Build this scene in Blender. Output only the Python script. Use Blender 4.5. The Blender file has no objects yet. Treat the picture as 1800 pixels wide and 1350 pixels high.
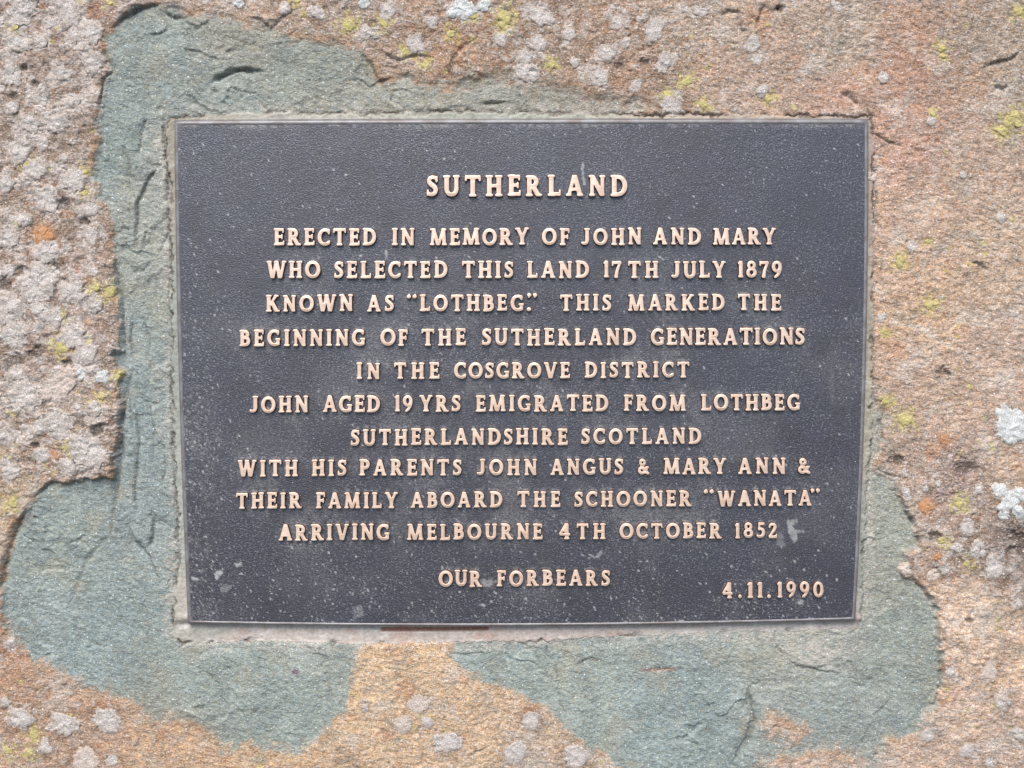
import bpy, math, random
import numpy as np
from mathutils import Matrix, Vector
from mathutils.geometry import tessellate_polygon

random.seed(7)
RNG = np.random.default_rng(7)
scene = bpy.context.scene
COL = scene.collection

# ------------------------------------------------------------------ frame of the stone face
# Everything is modelled in the frame of the stone's front face: x along the plaque, y up the
# slope, z out of the face, metres; the plaque's face is z = 0.  FACE tilts that face back.
TILT = math.radians(14)
BASE_HEIGHT = 0.75
FACE = Matrix(((1, 0, 0, 0),
               (0, math.sin(TILT), -math.cos(TILT), 0),
               (0, math.cos(TILT), math.sin(TILT), BASE_HEIGHT),
               (0, 0, 0, 1)))

# ------------------------------------------------------------------ camera
FPX = 1850.0                       # focal length for an 1800 px wide photograph
CAM_T = np.array([-0.0108557, 0.04533241, 0.61435294])


def rot(rx, ry, rz):
    c, s = math.cos, math.sin
    X = np.array([[1, 0, 0], [0, c(rx), -s(rx)], [0, s(rx), c(rx)]])
    Y = np.array([[c(ry), 0, s(ry)], [0, 1, 0], [-s(ry), 0, c(ry)]])
    Z = np.array([[c(rz), -s(rz), 0], [s(rz), c(rz), 0], [0, 0, 1]])
    return Z @ Y @ X


CAM_R = rot(-0.0816147, -0.00792911, -0.00226479)
cam_data = bpy.data.cameras.new("camera")
cam = bpy.data.objects.new("camera", cam_data)
COL.objects.link(cam)
M4 = np.eye(4)
M4[:3, :3] = CAM_R
M4[:3, 3] = CAM_T
cam.matrix_world = FACE @ Matrix(M4.tolist())
cam_data.sensor_width = 36.0
cam_data.lens = 36.0 * FPX / 1800.0
cam_data.clip_start = 0.01
cam_data.clip_end = 200.0
scene.camera = cam

# ------------------------------------------------------------------ sky, sun, exposure
SUN_DIR = Vector((-0.15, -0.42, 0.89)).normalized()      # towards the sun: high, a little to one side
elev = math.asin(SUN_DIR.z)
azim = math.atan2(SUN_DIR.x, SUN_DIR.y)
world = bpy.data.worlds.new("World")
scene.world = world
world.use_nodes = True
wn = world.node_tree.nodes
bg = wn["Background"]
sky = wn.new("ShaderNodeTexSky")
sky.sky_type = 'NISHITA'
sky.sun_disc = False
sky.sun_elevation = elev
sky.sun_rotation = azim
sky.air_density = 1.0
sky.dust_density = 1.2
sky.ozone_density = 0.6
world.node_tree.links.new(sky.outputs[0], bg.inputs[0])
bg.inputs[1].default_value = 0.09

sun_data = bpy.data.lights.new("sun", 'SUN')
sun_data.energy = 2.3
sun_data.angle = math.radians(42)
sun_data.color = (1.0, 0.965, 0.91)
sun = bpy.data.objects.new("sun", sun_data)
COL.objects.link(sun)
sun.rotation_euler = (-SUN_DIR).to_track_quat('-Z', 'Y').to_euler()
sun.location = SUN_DIR * 5

scene.view_settings.view_transform = 'Standard'
scene.view_settings.look = 'None'
scene.view_settings.exposure = 0.95
scene.view_settings.gamma = 1.0
scene.cycles.filter_width = 1.4


# ------------------------------------------------------------------ helpers
def to_face(u, v, z=0.0):
    """points of the stone face at height z seen at photograph position (u, v)"""
    u = np.asarray(u, float)
    v = np.asarray(v, float)
    z = np.broadcast_to(np.asarray(z, float), u.shape)
    d = np.stack([(u - 900) / FPX, -(v - 675) / FPX, -np.ones_like(u)], -1) @ CAM_R.T
    s = (z - CAM_T[2]) / d[..., 2]
    return CAM_T + s[..., None] * d


def from_face(p):
    q = (np.asarray(p) - CAM_T) @ CAM_R
    return 900 + FPX * q[..., 0] / -q[..., 2], 675 - FPX * q[..., 1] / -q[..., 2]


def lin(rgb):
    c = np.asarray(rgb, float) / 255.0
    return np.where(c <= 0.04045, c / 12.92, ((c + 0.055) / 1.055) ** 2.4)


def sstep(a, b, x):
    t = np.clip((x - a) / (b - a), 0, 1)
    return t * t * (3 - 2 * t)


def perlin(x, y, seed):
    r = np.random.default_rng(seed)
    n = 256
    ang = r.random((n, n)).astype(np.float32) * 2 * np.pi
    gx, gy = np.cos(ang), np.sin(ang)
    xi = np.floor(x).astype(np.int32)
    yi = np.floor(y).astype(np.int32)
    fx = (x - xi).astype(np.float32)
    fy = (y - yi).astype(np.float32)
    a, b = xi & 255, yi & 255
    a1, b1 = (a + 1) & 255, (b + 1) & 255
    sx = fx * fx * fx * (fx * (fx * 6 - 15) + 10)
    sy = fy * fy * fy * (fy * (fy * 6 - 15) + 10)
    n00 = gx[a, b] * fx + gy[a, b] * fy
    n10 = gx[a1, b] * (fx - 1) + gy[a1, b] * fy
    n01 = gx[a, b1] * fx + gy[a, b1] * (fy - 1)
    n11 = gx[a1, b1] * (fx - 1) + gy[a1, b1] * (fy - 1)
    return ((n00 * (1 - sx) + n10 * sx) * (1 - sy) + (n01 * (1 - sx) + n11 * sx) * sy) * 1.5


def fbm(x, y, scale, seed, octaves=4, gain=0.5):
    out, amp, tot = 0, 1.0, 0.0
    for k in range(octaves):
        out = out + amp * perlin(x / scale + 13.7 * k, y / scale - 7.3 * k, seed + k)
        tot += amp
        amp *= gain
        scale *= 0.5
    return out / tot


def ridged(x, y, scale, seed, octaves=4):
    out, amp, tot = 0, 1.0, 0.0
    for k in range(octaves):
        out = out + amp * (1 - 2 * np.abs(perlin(x / scale + 5.1 * k, y / scale + 9.2 * k, seed + k)))
        tot += amp
        amp *= 0.5
        scale *= 0.5
    return out / tot


def worley(x, y, scale, seed):
    """nearest and second nearest distance (in cells) and a random number of the nearest cell"""
    r = np.random.default_rng(seed)
    n = 128
    jx, jy, idr = r.random((n, n)), r.random((n, n)), r.random((n, n))
    x, y = x / scale, y / scale
    xi, yi = np.floor(x).astype(int), np.floor(y).astype(int)
    f1 = np.full(x.shape, 9.0)
    f2 = np.full(x.shape, 9.0)
    cid = np.zeros(x.shape)
    for dx in (-1, 0, 1):
        for dy in (-1, 0, 1):
            cx, cy = xi + dx, yi + dy
            a, b = cx % n, cy % n
            d = np.hypot(cx + jx[a, b] - x, cy + jy[a, b] - y)
            m = d < f1
            f2 = np.where(m, f1, np.minimum(f2, d))
            cid = np.where(m, idr[a, b], cid)
            f1 = np.where(m, d, f1)
    return f1, f2, cid


def poly_sdf(x, y, pts):
    """signed distance to a polygon, positive inside"""
    d = np.full(x.shape, 1e9)
    inside = np.zeros(x.shape, bool)
    n = len(pts)
    for i in range(n):
        ax, ay = pts[i]
        bx, by = pts[(i + 1) % n]
        ex, ey = bx - ax, by - ay
        L = ex * ex + ey * ey + 1e-9
        t = np.clip(((x - ax) * ex + (y - ay) * ey) / L, 0, 1)
        d = np.minimum(d, (x - ax - t * ex) ** 2 + (y - ay - t * ey) ** 2)
        if ay != by:
            c = (ay > y) != (by > y)
            inside ^= c & (x < (bx - ax) * (y - ay) / (by - ay) + ax)
    d = np.sqrt(d)
    return np.where(inside, d, -d)


def line_dist(x, y, pts):
    """distance to a polyline, side (+ left of travel) and position along 0..1"""
    best = np.full(x.shape, 1e9)
    side = np.zeros(x.shape)
    along = np.zeros(x.shape)
    n = len(pts) - 1
    for i in range(n):
        ax, ay = pts[i]
        bx, by = pts[i + 1]
        ex, ey = bx - ax, by - ay
        L = math.hypot(ex, ey) + 1e-9
        t = np.clip(((x - ax) * ex + (y - ay) * ey) / L / L, 0, 1)
        d = np.hypot(x - ax - t * ex, y - ay - t * ey)
        s = (ex * (y - ay) - ey * (x - ax)) / L
        m = d < best
        best = np.where(m, d, best)
        side = np.where(m, np.sign(s), side)
        along = np.where(m, (i + t) / n, along)
    return best, side, along


def idw(u, v, pts, power=3.0):
    """blend of values given at points (u, v, values...)"""
    cu = u[::6, ::6]
    cv = v[::6, ::6]
    P = np.array([p[:2] for p in pts], float)
    V = np.array([p[2] for p in pts], float)
    if V.ndim == 1:
        V = V[:, None]
    w = 1.0 / (((cu[..., None] - P[:, 0]) ** 2 + (cv[..., None] - P[:, 1]) ** 2) + 900.0) ** (power / 2)
    w /= w.sum(-1, keepdims=True)
    c = w @ V
    # back to the full grid
    iu = np.arange(u.shape[0]) / 6.0
    iv = np.arange(u.shape[1]) / 6.0
    i0 = np.minimum(iu.astype(int), c.shape[0] - 2)
    j0 = np.minimum(iv.astype(int), c.shape[1] - 2)
    fi = np.clip(iu - i0, 0, 1)[:, None, None]
    fj = np.clip(iv - j0, 0, 1)[None, :, None]
    a = c[i0] * (1 - fi) + c[i0 + 1] * fi
    out = a[:, j0] * (1 - fj) + a[:, j0 + 1] * fj
    return out if out.shape[-1] > 1 else out[..., 0]


def new_mesh(name, verts, faces, mats, mat_index=None, smooth=True, attrs=None):
    """faces: an (n, 3) or (n, 4) array, or a list of such arrays"""
    me = bpy.data.meshes.new(name)
    if not isinstance(faces, list):
        faces = [faces]
    faces = [f for f in faces if len(f)]
    loops = np.concatenate([f.ravel() for f in faces]).astype(np.int32)
    sizes = np.concatenate([np.full(len(f), f.shape[1]) for f in faces]).astype(np.int32)
    starts = np.concatenate([[0], np.cumsum(sizes)[:-1]]).astype(np.int32)
    me.vertices.add(len(verts))
    me.vertices.foreach_set("co", np.ascontiguousarray(verts, np.float32).ravel())
    me.loops.add(len(loops))
    me.loops.foreach_set("vertex_index", loops)
    me.polygons.add(len(sizes))
    me.polygons.foreach_set("loop_start", starts)
    for m in mats:
        me.materials.append(m)
    if mat_index is not None:
        me.polygons.foreach_set("material_index", np.asarray(mat_index, np.int32))
    me.update(calc_edges=True)
    me.polygons.foreach_set("use_smooth", np.full(len(sizes), smooth, bool))
    for k, a in (attrs or {}).items():
        a = np.asarray(a, np.float32)
        if a.ndim == 1:
            at = me.attributes.new(k, 'FLOAT', 'POINT')
            at.data.foreach_set("value", a)
        else:
            at = me.attributes.new(k, 'FLOAT_COLOR', 'POINT')
            at.data.foreach_set("color", np.c_[a, np.ones(len(a))].astype(np.float32).ravel())
    me.validate()
    return me


def place(name, me, parent=None):
    o = bpy.data.objects.new(name, me)
    COL.objects.link(o)
    if parent is not None:
        o.parent = parent
        o.matrix_parent_inverse = parent_world[parent.name].inverted()
    o.matrix_basis = FACE
    return o


parent_world = {}


def empty(name, at, parent=None):
    """an Empty on the stone face at the local point at"""
    e = bpy.data.objects.new(name, None)
    COL.objects.link(e)
    e.empty_display_size = 0.02
    m = FACE @ Matrix.Translation(at)
    if parent is not None:
        e.parent = parent
        e.matrix_parent_inverse = parent_world[parent.name].inverted()
    e.matrix_basis = m
    parent_world[e.name] = m.copy()
    return e


def tag(o, label, cat, group=None, kind=None):
    o["label"] = label
    o["category"] = cat
    if group:
        o["group"] = group
    if kind:
        o["kind"] = kind


# ------------------------------------------------------------------ materials
class Nodes:
    def __init__(self, name):
        self.m = bpy.data.materials.new(name)
        self.m.use_nodes = True
        self.t = self.m.node_tree
        self.n = self.t.nodes
        self.bsdf = self.n["Principled BSDF"]
        self.out = self.n["Material Output"]
        tc = self.n.new("ShaderNodeTexCoord")
        self.co = tc.outputs["Object"]

    def link(self, a, b):
        self.t.links.new(a, b)

    def setin(self, sock, v):
        if hasattr(v, "is_output"):
            self.link(v, sock)
        else:
            sock.default_value = v

    def attr(self, name, color=False):
        a = self.n.new("ShaderNodeAttribute")
        a.attribute_name = name
        return a.outputs["Color" if color else "Fac"]

    def noise(self, scale, detail=4, rough=0.55, co=None, dist=0.0):
        t = self.n.new("ShaderNodeTexNoise")
        t.inputs["Scale"].default_value = scale
        t.inputs["Detail"].default_value = detail
        t.inputs["Roughness"].default_value = rough
        t.inputs["Distortion"].default_value = dist
        self.link(co or self.co, t.inputs["Vector"])
        return t.outputs["Fac"]

    def voronoi(self, scale, feature='F1', co=None, out="Distance", rnd=1.0):
        t = self.n.new("ShaderNodeTexVoronoi")
        t.feature = feature
        t.inputs["Scale"].default_value = scale
        t.inputs["Randomness"].default_value = rnd
        self.link(co or self.co, t.inputs["Vector"])
        return t.outputs[out]

    def mapped(self, scale=(1, 1, 1), rotz=0.0):
        t = self.n.new("ShaderNodeMapping")
        t.inputs["Scale"].default_value = scale
        t.inputs["Rotation"].default_value = (0, 0, rotz)
        self.link(self.co, t.inputs["Vector"])
        return t.outputs[0]

    def ramp(self, x, lo, hi, a=0.0, b=1.0):
        t = self.n.new("ShaderNodeMapRange")
        t.interpolation_type = 'SMOOTHSTEP'
        self.setin(t.inputs["Value"], x)
        t.inputs["From Min"].default_value = lo
        t.inputs["From Max"].default_value = hi
        t.inputs["To Min"].default_value = a
        t.inputs["To Max"].default_value = b
        return t.outputs["Result"]

    def math(self, op, a, b=0.0):
        t = self.n.new("ShaderNodeMath")
        t.operation = op
        self.setin(t.inputs[0], a)
        self.setin(t.inputs[1], b)
        return t.outputs[0]

    def mix(self, fac, a, b, mode='MIX'):
        t = self.n.new("ShaderNodeMix")
        t.data_type = 'RGBA'
        t.blend_type = mode
        self.setin(t.inputs[0], fac)
        for s, v in ((t.inputs[6], a), (t.inputs[7], b)):
            if hasattr(v, "is_output"):
                self.link(v, s)
            elif isinstance(v, (int, float)):
                s.default_value = (v, v, v, 1)
            else:
                s.default_value = (*v[:3], 1)
        return t.outputs[2]

    def grey(self, x):
        t = self.n.new("ShaderNodeCombineColor")
        for i in range(3):
            self.setin(t.inputs[i], x)
        return t.outputs[0]

    def bump(self, h, dist, strength=1.0, normal=None):
        t = self.n.new("ShaderNodeBump")
        t.inputs["Distance"].default_value = dist
        t.inputs["Strength"].default_value = strength
        self.link(h, t.inputs["Height"])
        if normal is not None:
            self.link(normal, t.inputs["Normal"])
        return t.outputs[0]

    def finish(self, color, rough, normal=None, metallic=0.0, spec=0.5):
        b = self.bsdf
        if hasattr(color, "is_output"):
            self.link(color, b.inputs["Base Color"])
        else:
            b.inputs["Base Color"].default_value = (*color, 1)
        self.setin(b.inputs["Roughness"], rough)
        self.setin(b.inputs["Metallic"], metallic)
        self.setin(b.inputs["Specular IOR Level"], spec)
        if normal is not None:
            self.link(normal, b.inputs["Normal"])
        return self.m


def stone_material():
    k = Nodes("granular_stone")
    tint = k.attr("tint", True)
    fresh = k.attr("fresh")
    # fine mineral grain: broken, slightly streaky, with bright grains and dark pits
    streak = k.mapped((1.0, 1.45, 1.0), math.radians(28))
    g1 = k.noise(820, 3, 0.75, streak)
    g2 = k.noise(1500, 2, 0.6)
    g3 = k.noise(330, 3, 0.6, streak)
    g4 = k.noise(520, 2, 0.6)
    grain = k.math('ADD', k.math('MULTIPLY', g1, 0.6), k.math('MULTIPLY', g2, 0.4))
    dark = k.ramp(grain, 0.38, 0.50, 1.0, 0.0)
    light = k.ramp(grain, 0.51, 0.62)
    c = k.mix(k.math('MULTIPLY', dark, k.mix(fresh, 0.85, 0.62)), tint, k.mix(1.0, tint, (0.50, 0.46, 0.43), 'MULTIPLY'))
    c = k.mix(k.math('MULTIPLY', light, k.mix(fresh, 0.72, 0.50)), c, k.mix(0.5, k.mix(1.0, tint, 1.55, 'MULTIPLY'), (0.80, 0.77, 0.73)))
    # grains of slightly different colour
    c = k.mix(k.ramp(g4, 0.52, 0.64, 0.0, 0.40), c, k.mix(1.0, c, k.mix(fresh, (1.12, 0.92, 0.74), (1.08, 0.98, 0.86)), 'MULTIPLY'))
    c = k.mix(k.ramp(g4, 0.36, 0.47, 0.40, 0.0), c, k.mix(1.0, c, (0.88, 0.95, 1.05), 'MULTIPLY'))
    c = k.mix(k.ramp(g3, 0.38, 0.62, 0.45, 0.0), c, k.mix(1.0, c, (0.72, 0.70, 0.68), 'MULTIPLY'))
    # pale and dark specks of single crystals
    v = k.voronoi(560, 'F1', out="Distance")
    vc = k.n.new("ShaderNodeSeparateColor")
    k.link(k.voronoi(560, 'F1', out="Color"), vc.inputs[0])
    pick = k.ramp(vc.outputs[0], 0.80, 0.86)
    dot = k.ramp(v, 0.30, 0.12)
    c = k.mix(k.math('MULTIPLY', k.math('MULTIPLY', pick, dot), 0.75), c, (0.88, 0.87, 0.85))
    pick2 = k.ramp(vc.outputs[1], 0.80, 0.88)
    c = k.mix(k.math('MULTIPLY', k.math('MULTIPLY', pick2, dot), 0.55), c, (0.16, 0.12, 0.10))
    h = k.math('ADD', k.math('MULTIPLY', g1, 0.6), k.math('ADD', k.math('MULTIPLY', g3, 0.8), k.math('MULTIPLY', g2, 0.25)))
    nb = k.bump(h, 0.0013, 0.9)
    return k.finish(c, 0.85, nb, 0.0, 0.3)


def lichen_material(name, base, edge, dark):
    k = Nodes(name)
    body = k.attr("body")
    cell = k.voronoi(850, 'DISTANCE_TO_EDGE')
    crack = k.ramp(cell, 0.02, 0.14)
    n1 = k.noise(1100, 2, 0.7)
    n2 = k.noise(240, 3, 0.6)
    n3 = k.noise(420, 3, 0.65)
    c = k.mix(k.ramp(k.math('ADD', body, k.math('MULTIPLY', k.math('SUBTRACT', n3, 0.5), 2.4)), 0.25, 0.75), edge, base)
    c = k.mix(k.math('MULTIPLY', k.math('SUBTRACT', 1.0, crack), 0.42), c, dark)
    c = k.mix(k.ramp(n1, 0.36, 0.50, 0.55, 0.0), c, dark)
    c = k.mix(k.ramp(n1, 0.54, 0.68, 0.0, 0.45), c, tuple(min(0.9, x * 1.25) for x in base))
    c = k.mix(k.ramp(n2, 0.48, 0.68, 0.0, 0.45), c, dark)
    h = k.math('ADD', k.math('MULTIPLY', crack, 0.7), k.math('MULTIPLY', n1, 1.0))
    return k.finish(c, 0.92, k.bump(h, 0.0006, 0.6), 0.0, 0.2)


def plate_material():
    k = Nodes("dark_patinated_bronze")
    grime = k.attr("grime")
    rubbed = k.attr("rubbed")
    n1 = k.noise(1050, 2, 0.6, k.mapped((1, 1.15, 1), 0.4))
    n2 = k.noise(70, 4, 0.6)
    n3 = k.noise(12, 3, 0.5)
    c = k.mix(k.ramp(n2, 0.35, 0.65), (0.036, 0.031, 0.045), (0.025, 0.022, 0.029))
    c = k.mix(k.ramp(n3, 0.4, 0.62, 0.0, 0.5), c, (0.036, 0.036, 0.050))
    pg = k.noise(760, 2, 0.6, k.mapped((1, 1.1, 1), 0.3))
    pf = k.noise(25, 3, 0.6)
    pm = k.ramp(pf, 0.36, 0.58, 0.35, 1.0)
    c = k.mix(k.math('MULTIPLY', k.ramp(pg, 0.52, 0.66), k.math('MULTIPLY', pm, 0.55)), c, (0.20, 0.20, 0.22))
    c = k.mix(k.ramp(pg, 0.34, 0.48, 0.5, 0.0), c, (0.040, 0.038, 0.044))
    # tiny lichen and dust specks
    v = k.voronoi(310, 'F1', out="Distance")
    sc = k.n.new("ShaderNodeSeparateColor")
    k.link(k.voronoi(310, 'F1', out="Color"), sc.inputs[0])
    sp = k.math('MULTIPLY', k.ramp(v, 0.16, 0.06), k.ramp(sc.outputs[0], 0.84, 0.98))
    vb = k.voronoi(900, 'F1', out="Distance")
    sb = k.n.new("ShaderNodeSeparateColor")
    k.link(k.voronoi(900, 'F1', out="Color"), sb.inputs[0])
    sp2 = k.math('MULTIPLY', k.ramp(vb, 0.36, 0.12), k.ramp(sb.outputs[0], 0.66, 0.95))
    sp2 = k.math('MULTIPLY', sp2, k.ramp(k.noise(45, 3, 0.6), 0.36, 0.6))
    c = k.mix(k.math('MULTIPLY', sp2, 0.60), c, (0.40, 0.385, 0.40))
    c = k.mix(k.math('MULTIPLY', sp, 0.5), c, (0.50, 0.48, 0.48))
    gn = k.ramp(k.noise(700, 3, 0.7), 0.36, 0.62)
    c = k.mix(k.math('MULTIPLY', grime, k.math('ADD', k.math('MULTIPLY', gn, 0.75), 0.1)), c, (0.44, 0.41, 0.38))
    c = k.mix(rubbed, c, (0.44, 0.42, 0.41))
    h = k.math('ADD', n1, k.math('MULTIPLY', sp, 0.4))
    r = k.ramp(n2, 0.3, 0.7, 0.36, 0.47)
    return k.finish(c, r, k.bump(h, 0.00055, 0.55), 0.0, 1.0)


def rim_material():
    k = Nodes("worn_bronze_edge")
    n1 = k.noise(90, 4, 0.6)
    n2 = k.noise(800, 3, 0.6)
    c = k.mix(k.ramp(n1, 0.35, 0.65), (0.17, 0.145, 0.135), (0.25, 0.24, 0.245))
    c = k.mix(k.ramp(n2, 0.6, 0.75, 0.0, 0.4), c, (0.45, 0.42, 0.38))
    return k.finish(c, 0.45, k.bump(n2, 0.0004, 0.4), 0.25, 0.6)


def letter_material():
    k = Nodes("polished_copper_bronze")
    n1 = k.noise(160, 3, 0.6)
    n2 = k.noise(1500, 2, 0.6)
    n3 = k.noise(420, 3, 0.65)
    c = k.mix(k.ramp(n1, 0.38, 0.64), (0.94, 0.69, 0.53), (0.85, 0.59, 0.44))
    c = k.mix(k.ramp(n2, 0.58, 0.72, 0.0, 0.35), c, (0.50, 0.29, 0.20))
    c = k.mix(k.ramp(n3, 0.54, 0.70, 0.0, 0.40), c, (0.58, 0.37, 0.27))
    return k.finish(c, 0.42, k.bump(n2, 0.0002, 0.25), 0.55, 0.5)


def letter_side_material():
    k = Nodes("oxidised_bronze_side")
    n1 = k.noise(600, 3, 0.6)
    c = k.mix(k.ramp(n1, 0.35, 0.68), (0.10, 0.050, 0.036), (0.17, 0.095, 0.07))
    return k.finish(c, 0.5, None, 0.2, 0.5)


def mortar_material():
    k = Nodes("cement_mortar")
    tint = k.attr("tint", True)
    n1 = k.noise(500, 4, 0.65)
    n2 = k.noise(1500, 2, 0.6)
    c = k.mix(k.ramp(n1, 0.3, 0.6, 0.55, 0.0), tint, k.mix(1.0, tint, (0.62, 0.58, 0.55), 'MULTIPLY'))
    c = k.mix(k.ramp(n2, 0.58, 0.75, 0.0, 0.5), c, (0.74, 0.70, 0.66))
    return k.finish(c, 0.9, k.bump(k.math('ADD', n1, k.math('MULTIPLY', n2, 0.5)), 0.0008, 0.6), 0.0, 0.25)


MAT_STONE = stone_material()
MAT_PLATE = plate_material()
MAT_RIM = rim_material()
MAT_LETTER = letter_material()
MAT_SIDE = letter_side_material()
MAT_MORTAR = mortar_material()
MAT_GREY = lichen_material("pale_grey_lichen", lin((212, 203, 196)), lin((184, 169, 156)), lin((150, 135, 124)))
MAT_WHITE = lichen_material("white_lichen", lin((226, 227, 224)), lin((206, 203, 196)), lin((160, 154, 146)))
MAT_BEIGE = lichen_material("pinkish_beige_lichen", lin((216, 200, 188)), lin((194, 176, 162)), lin((160, 142, 128)))
MAT_YELLOW = lichen_material("yellow_lichen", lin((204, 192, 128)), lin((190, 172, 130)), lin((166, 150, 104)))
MAT_ORANGE = lichen_material("rust_orange_lichen", lin((202, 150, 108)), lin((184, 146, 118)), lin((150, 108, 80)))

# ------------------------------------------------------------------ outlines on the stone, traced in photograph positions
PLATE_TL, PLATE_TR, PLATE_BR, PLATE_BL = (304, 209), (1529, 207), (1506, 1092), (328, 1098)
BOW = (-1.5, 7.0, 8.0, -4.5)       # top, right, bottom, left edge: the cast plate is very slightly bowed


def plate_px(s, t):
    """position on the plate outline rectangle, s along 0..1, t down 0..1"""
    s = np.asarray(s, float)
    t = np.asarray(t, float)
    P = [np.array(q, float) for q in (PLATE_TL, PLATE_TR, PLATE_BR, PLATE_BL)]
    q = (P[0] * ((1 - s) * (1 - t))[..., None] + P[1] * (s * (1 - t))[..., None]
         + P[2] * (s * t)[..., None] + P[3] * ((1 - s) * t)[..., None])
    bs, bt = 4 * s * (1 - s), 4 * t * (1 - t)
    q[..., 1] += bs * (BOW[0] * (1 - t) + BOW[2] * t)
    q[..., 0] += bt * (BOW[3] * (1 - s) + BOW[1] * s)
    return q


# freshly chipped grey-green stone around the plaque
CHIPPED_A = [(225, 22), (198, 50), (184, 75), (188, 110), (199, 128), (182, 146), (177, 190), (171, 215), (166, 260),
             (163, 310), (176, 350), (192, 372), (203, 440), (204, 480), (209, 530), (214, 580), (216, 618), (194, 624),
             (220, 652), (211, 700), (208, 770), (203, 805), (197, 838), (150, 843), (120, 847), (84, 852), (60, 876),
             (44, 905), (24, 945), (10, 990), (1, 1030), (4, 1082), (14, 1112), (36, 1135), (60, 1160), (100, 1172),
             (140, 1200), (190, 1216), (240, 1240), (265, 1262), (340, 1272), (378, 1296), (392, 1318), (432, 1312),
             (520, 1322), (560, 1302), (590, 1272), (612, 1250), (621, 1220), (627, 1150), (646, 1100), (900, 600),
             (1120, 200), (1150, 188), (1110, 172), (1060, 166), (1020, 152), (960, 150), (900, 145), (870, 128),
             (830, 134), (800, 146), (788, 160), (770, 150), (740, 145), (716, 135), (690, 140), (668, 140),
             (655, 120), (640, 100), (610, 76), (570, 66), (520, 68), (480, 50), (400, 32), (300, 16), (262, 10)]
CHIPPED_B = [(796, 1100), (792, 1150), (815, 1180), (850, 1196), (900, 1215), (932, 1225), (960, 1240), (986, 1266),
             (1006, 1291), (1030, 1312), (1066, 1331), (1100, 1356), (1130, 1400), (1500, 1400), (1540, 1342),
             (1562, 1302), (1612, 1290), (1642, 1250), (1652, 1200), (1656, 1150), (1646, 1090), (1640, 1052),
             (1616, 1030), (1592, 1010), (1590, 970), (1616, 962), (1606, 930), (1596, 905), (1576, 860), (1560, 836),
             (1538, 824), (1545, 780), (1558, 740), (1526, 680), (1200, 900)]
TAN_PATCHES = [[(1338, 1268), (1352, 1256), (1376, 1262), (1392, 1272), (1412, 1268), (1416, 1290), (1402, 1312), (1384, 1306), (1378, 1288), (1352, 1288)],
               [(1330, 1340), (1420, 1320), (1500, 1330), (1530, 1350), (1500, 1400), (1340, 1400)]]
MORTAR_OUT = [(297, 207), (340, 202), (420, 199), (560, 198), (680, 199), (830, 195), (960, 198), (1110, 201), (1300, 203),
              (1531, 204), (1534, 240), (1535, 400), (1534, 560), (1531, 700), (1530, 780), (1522, 860), (1519, 950),
              (1515, 1060), (1512, 1098), (1500, 1104), (1400, 1109), (1260, 1112), (1150, 1116), (1040, 1122),
              (900, 1128), (800, 1130), (640, 1131), (520, 1130), (420, 1128), (350, 1132), (322, 1135), (305, 1122),
              (306, 1080), (312, 1000), (312, 930), (309, 860), (304, 760), (301, 640), (300, 540), (301, 430),
              (296, 380), (300, 330), (292, 280), (288, 230)]
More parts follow.
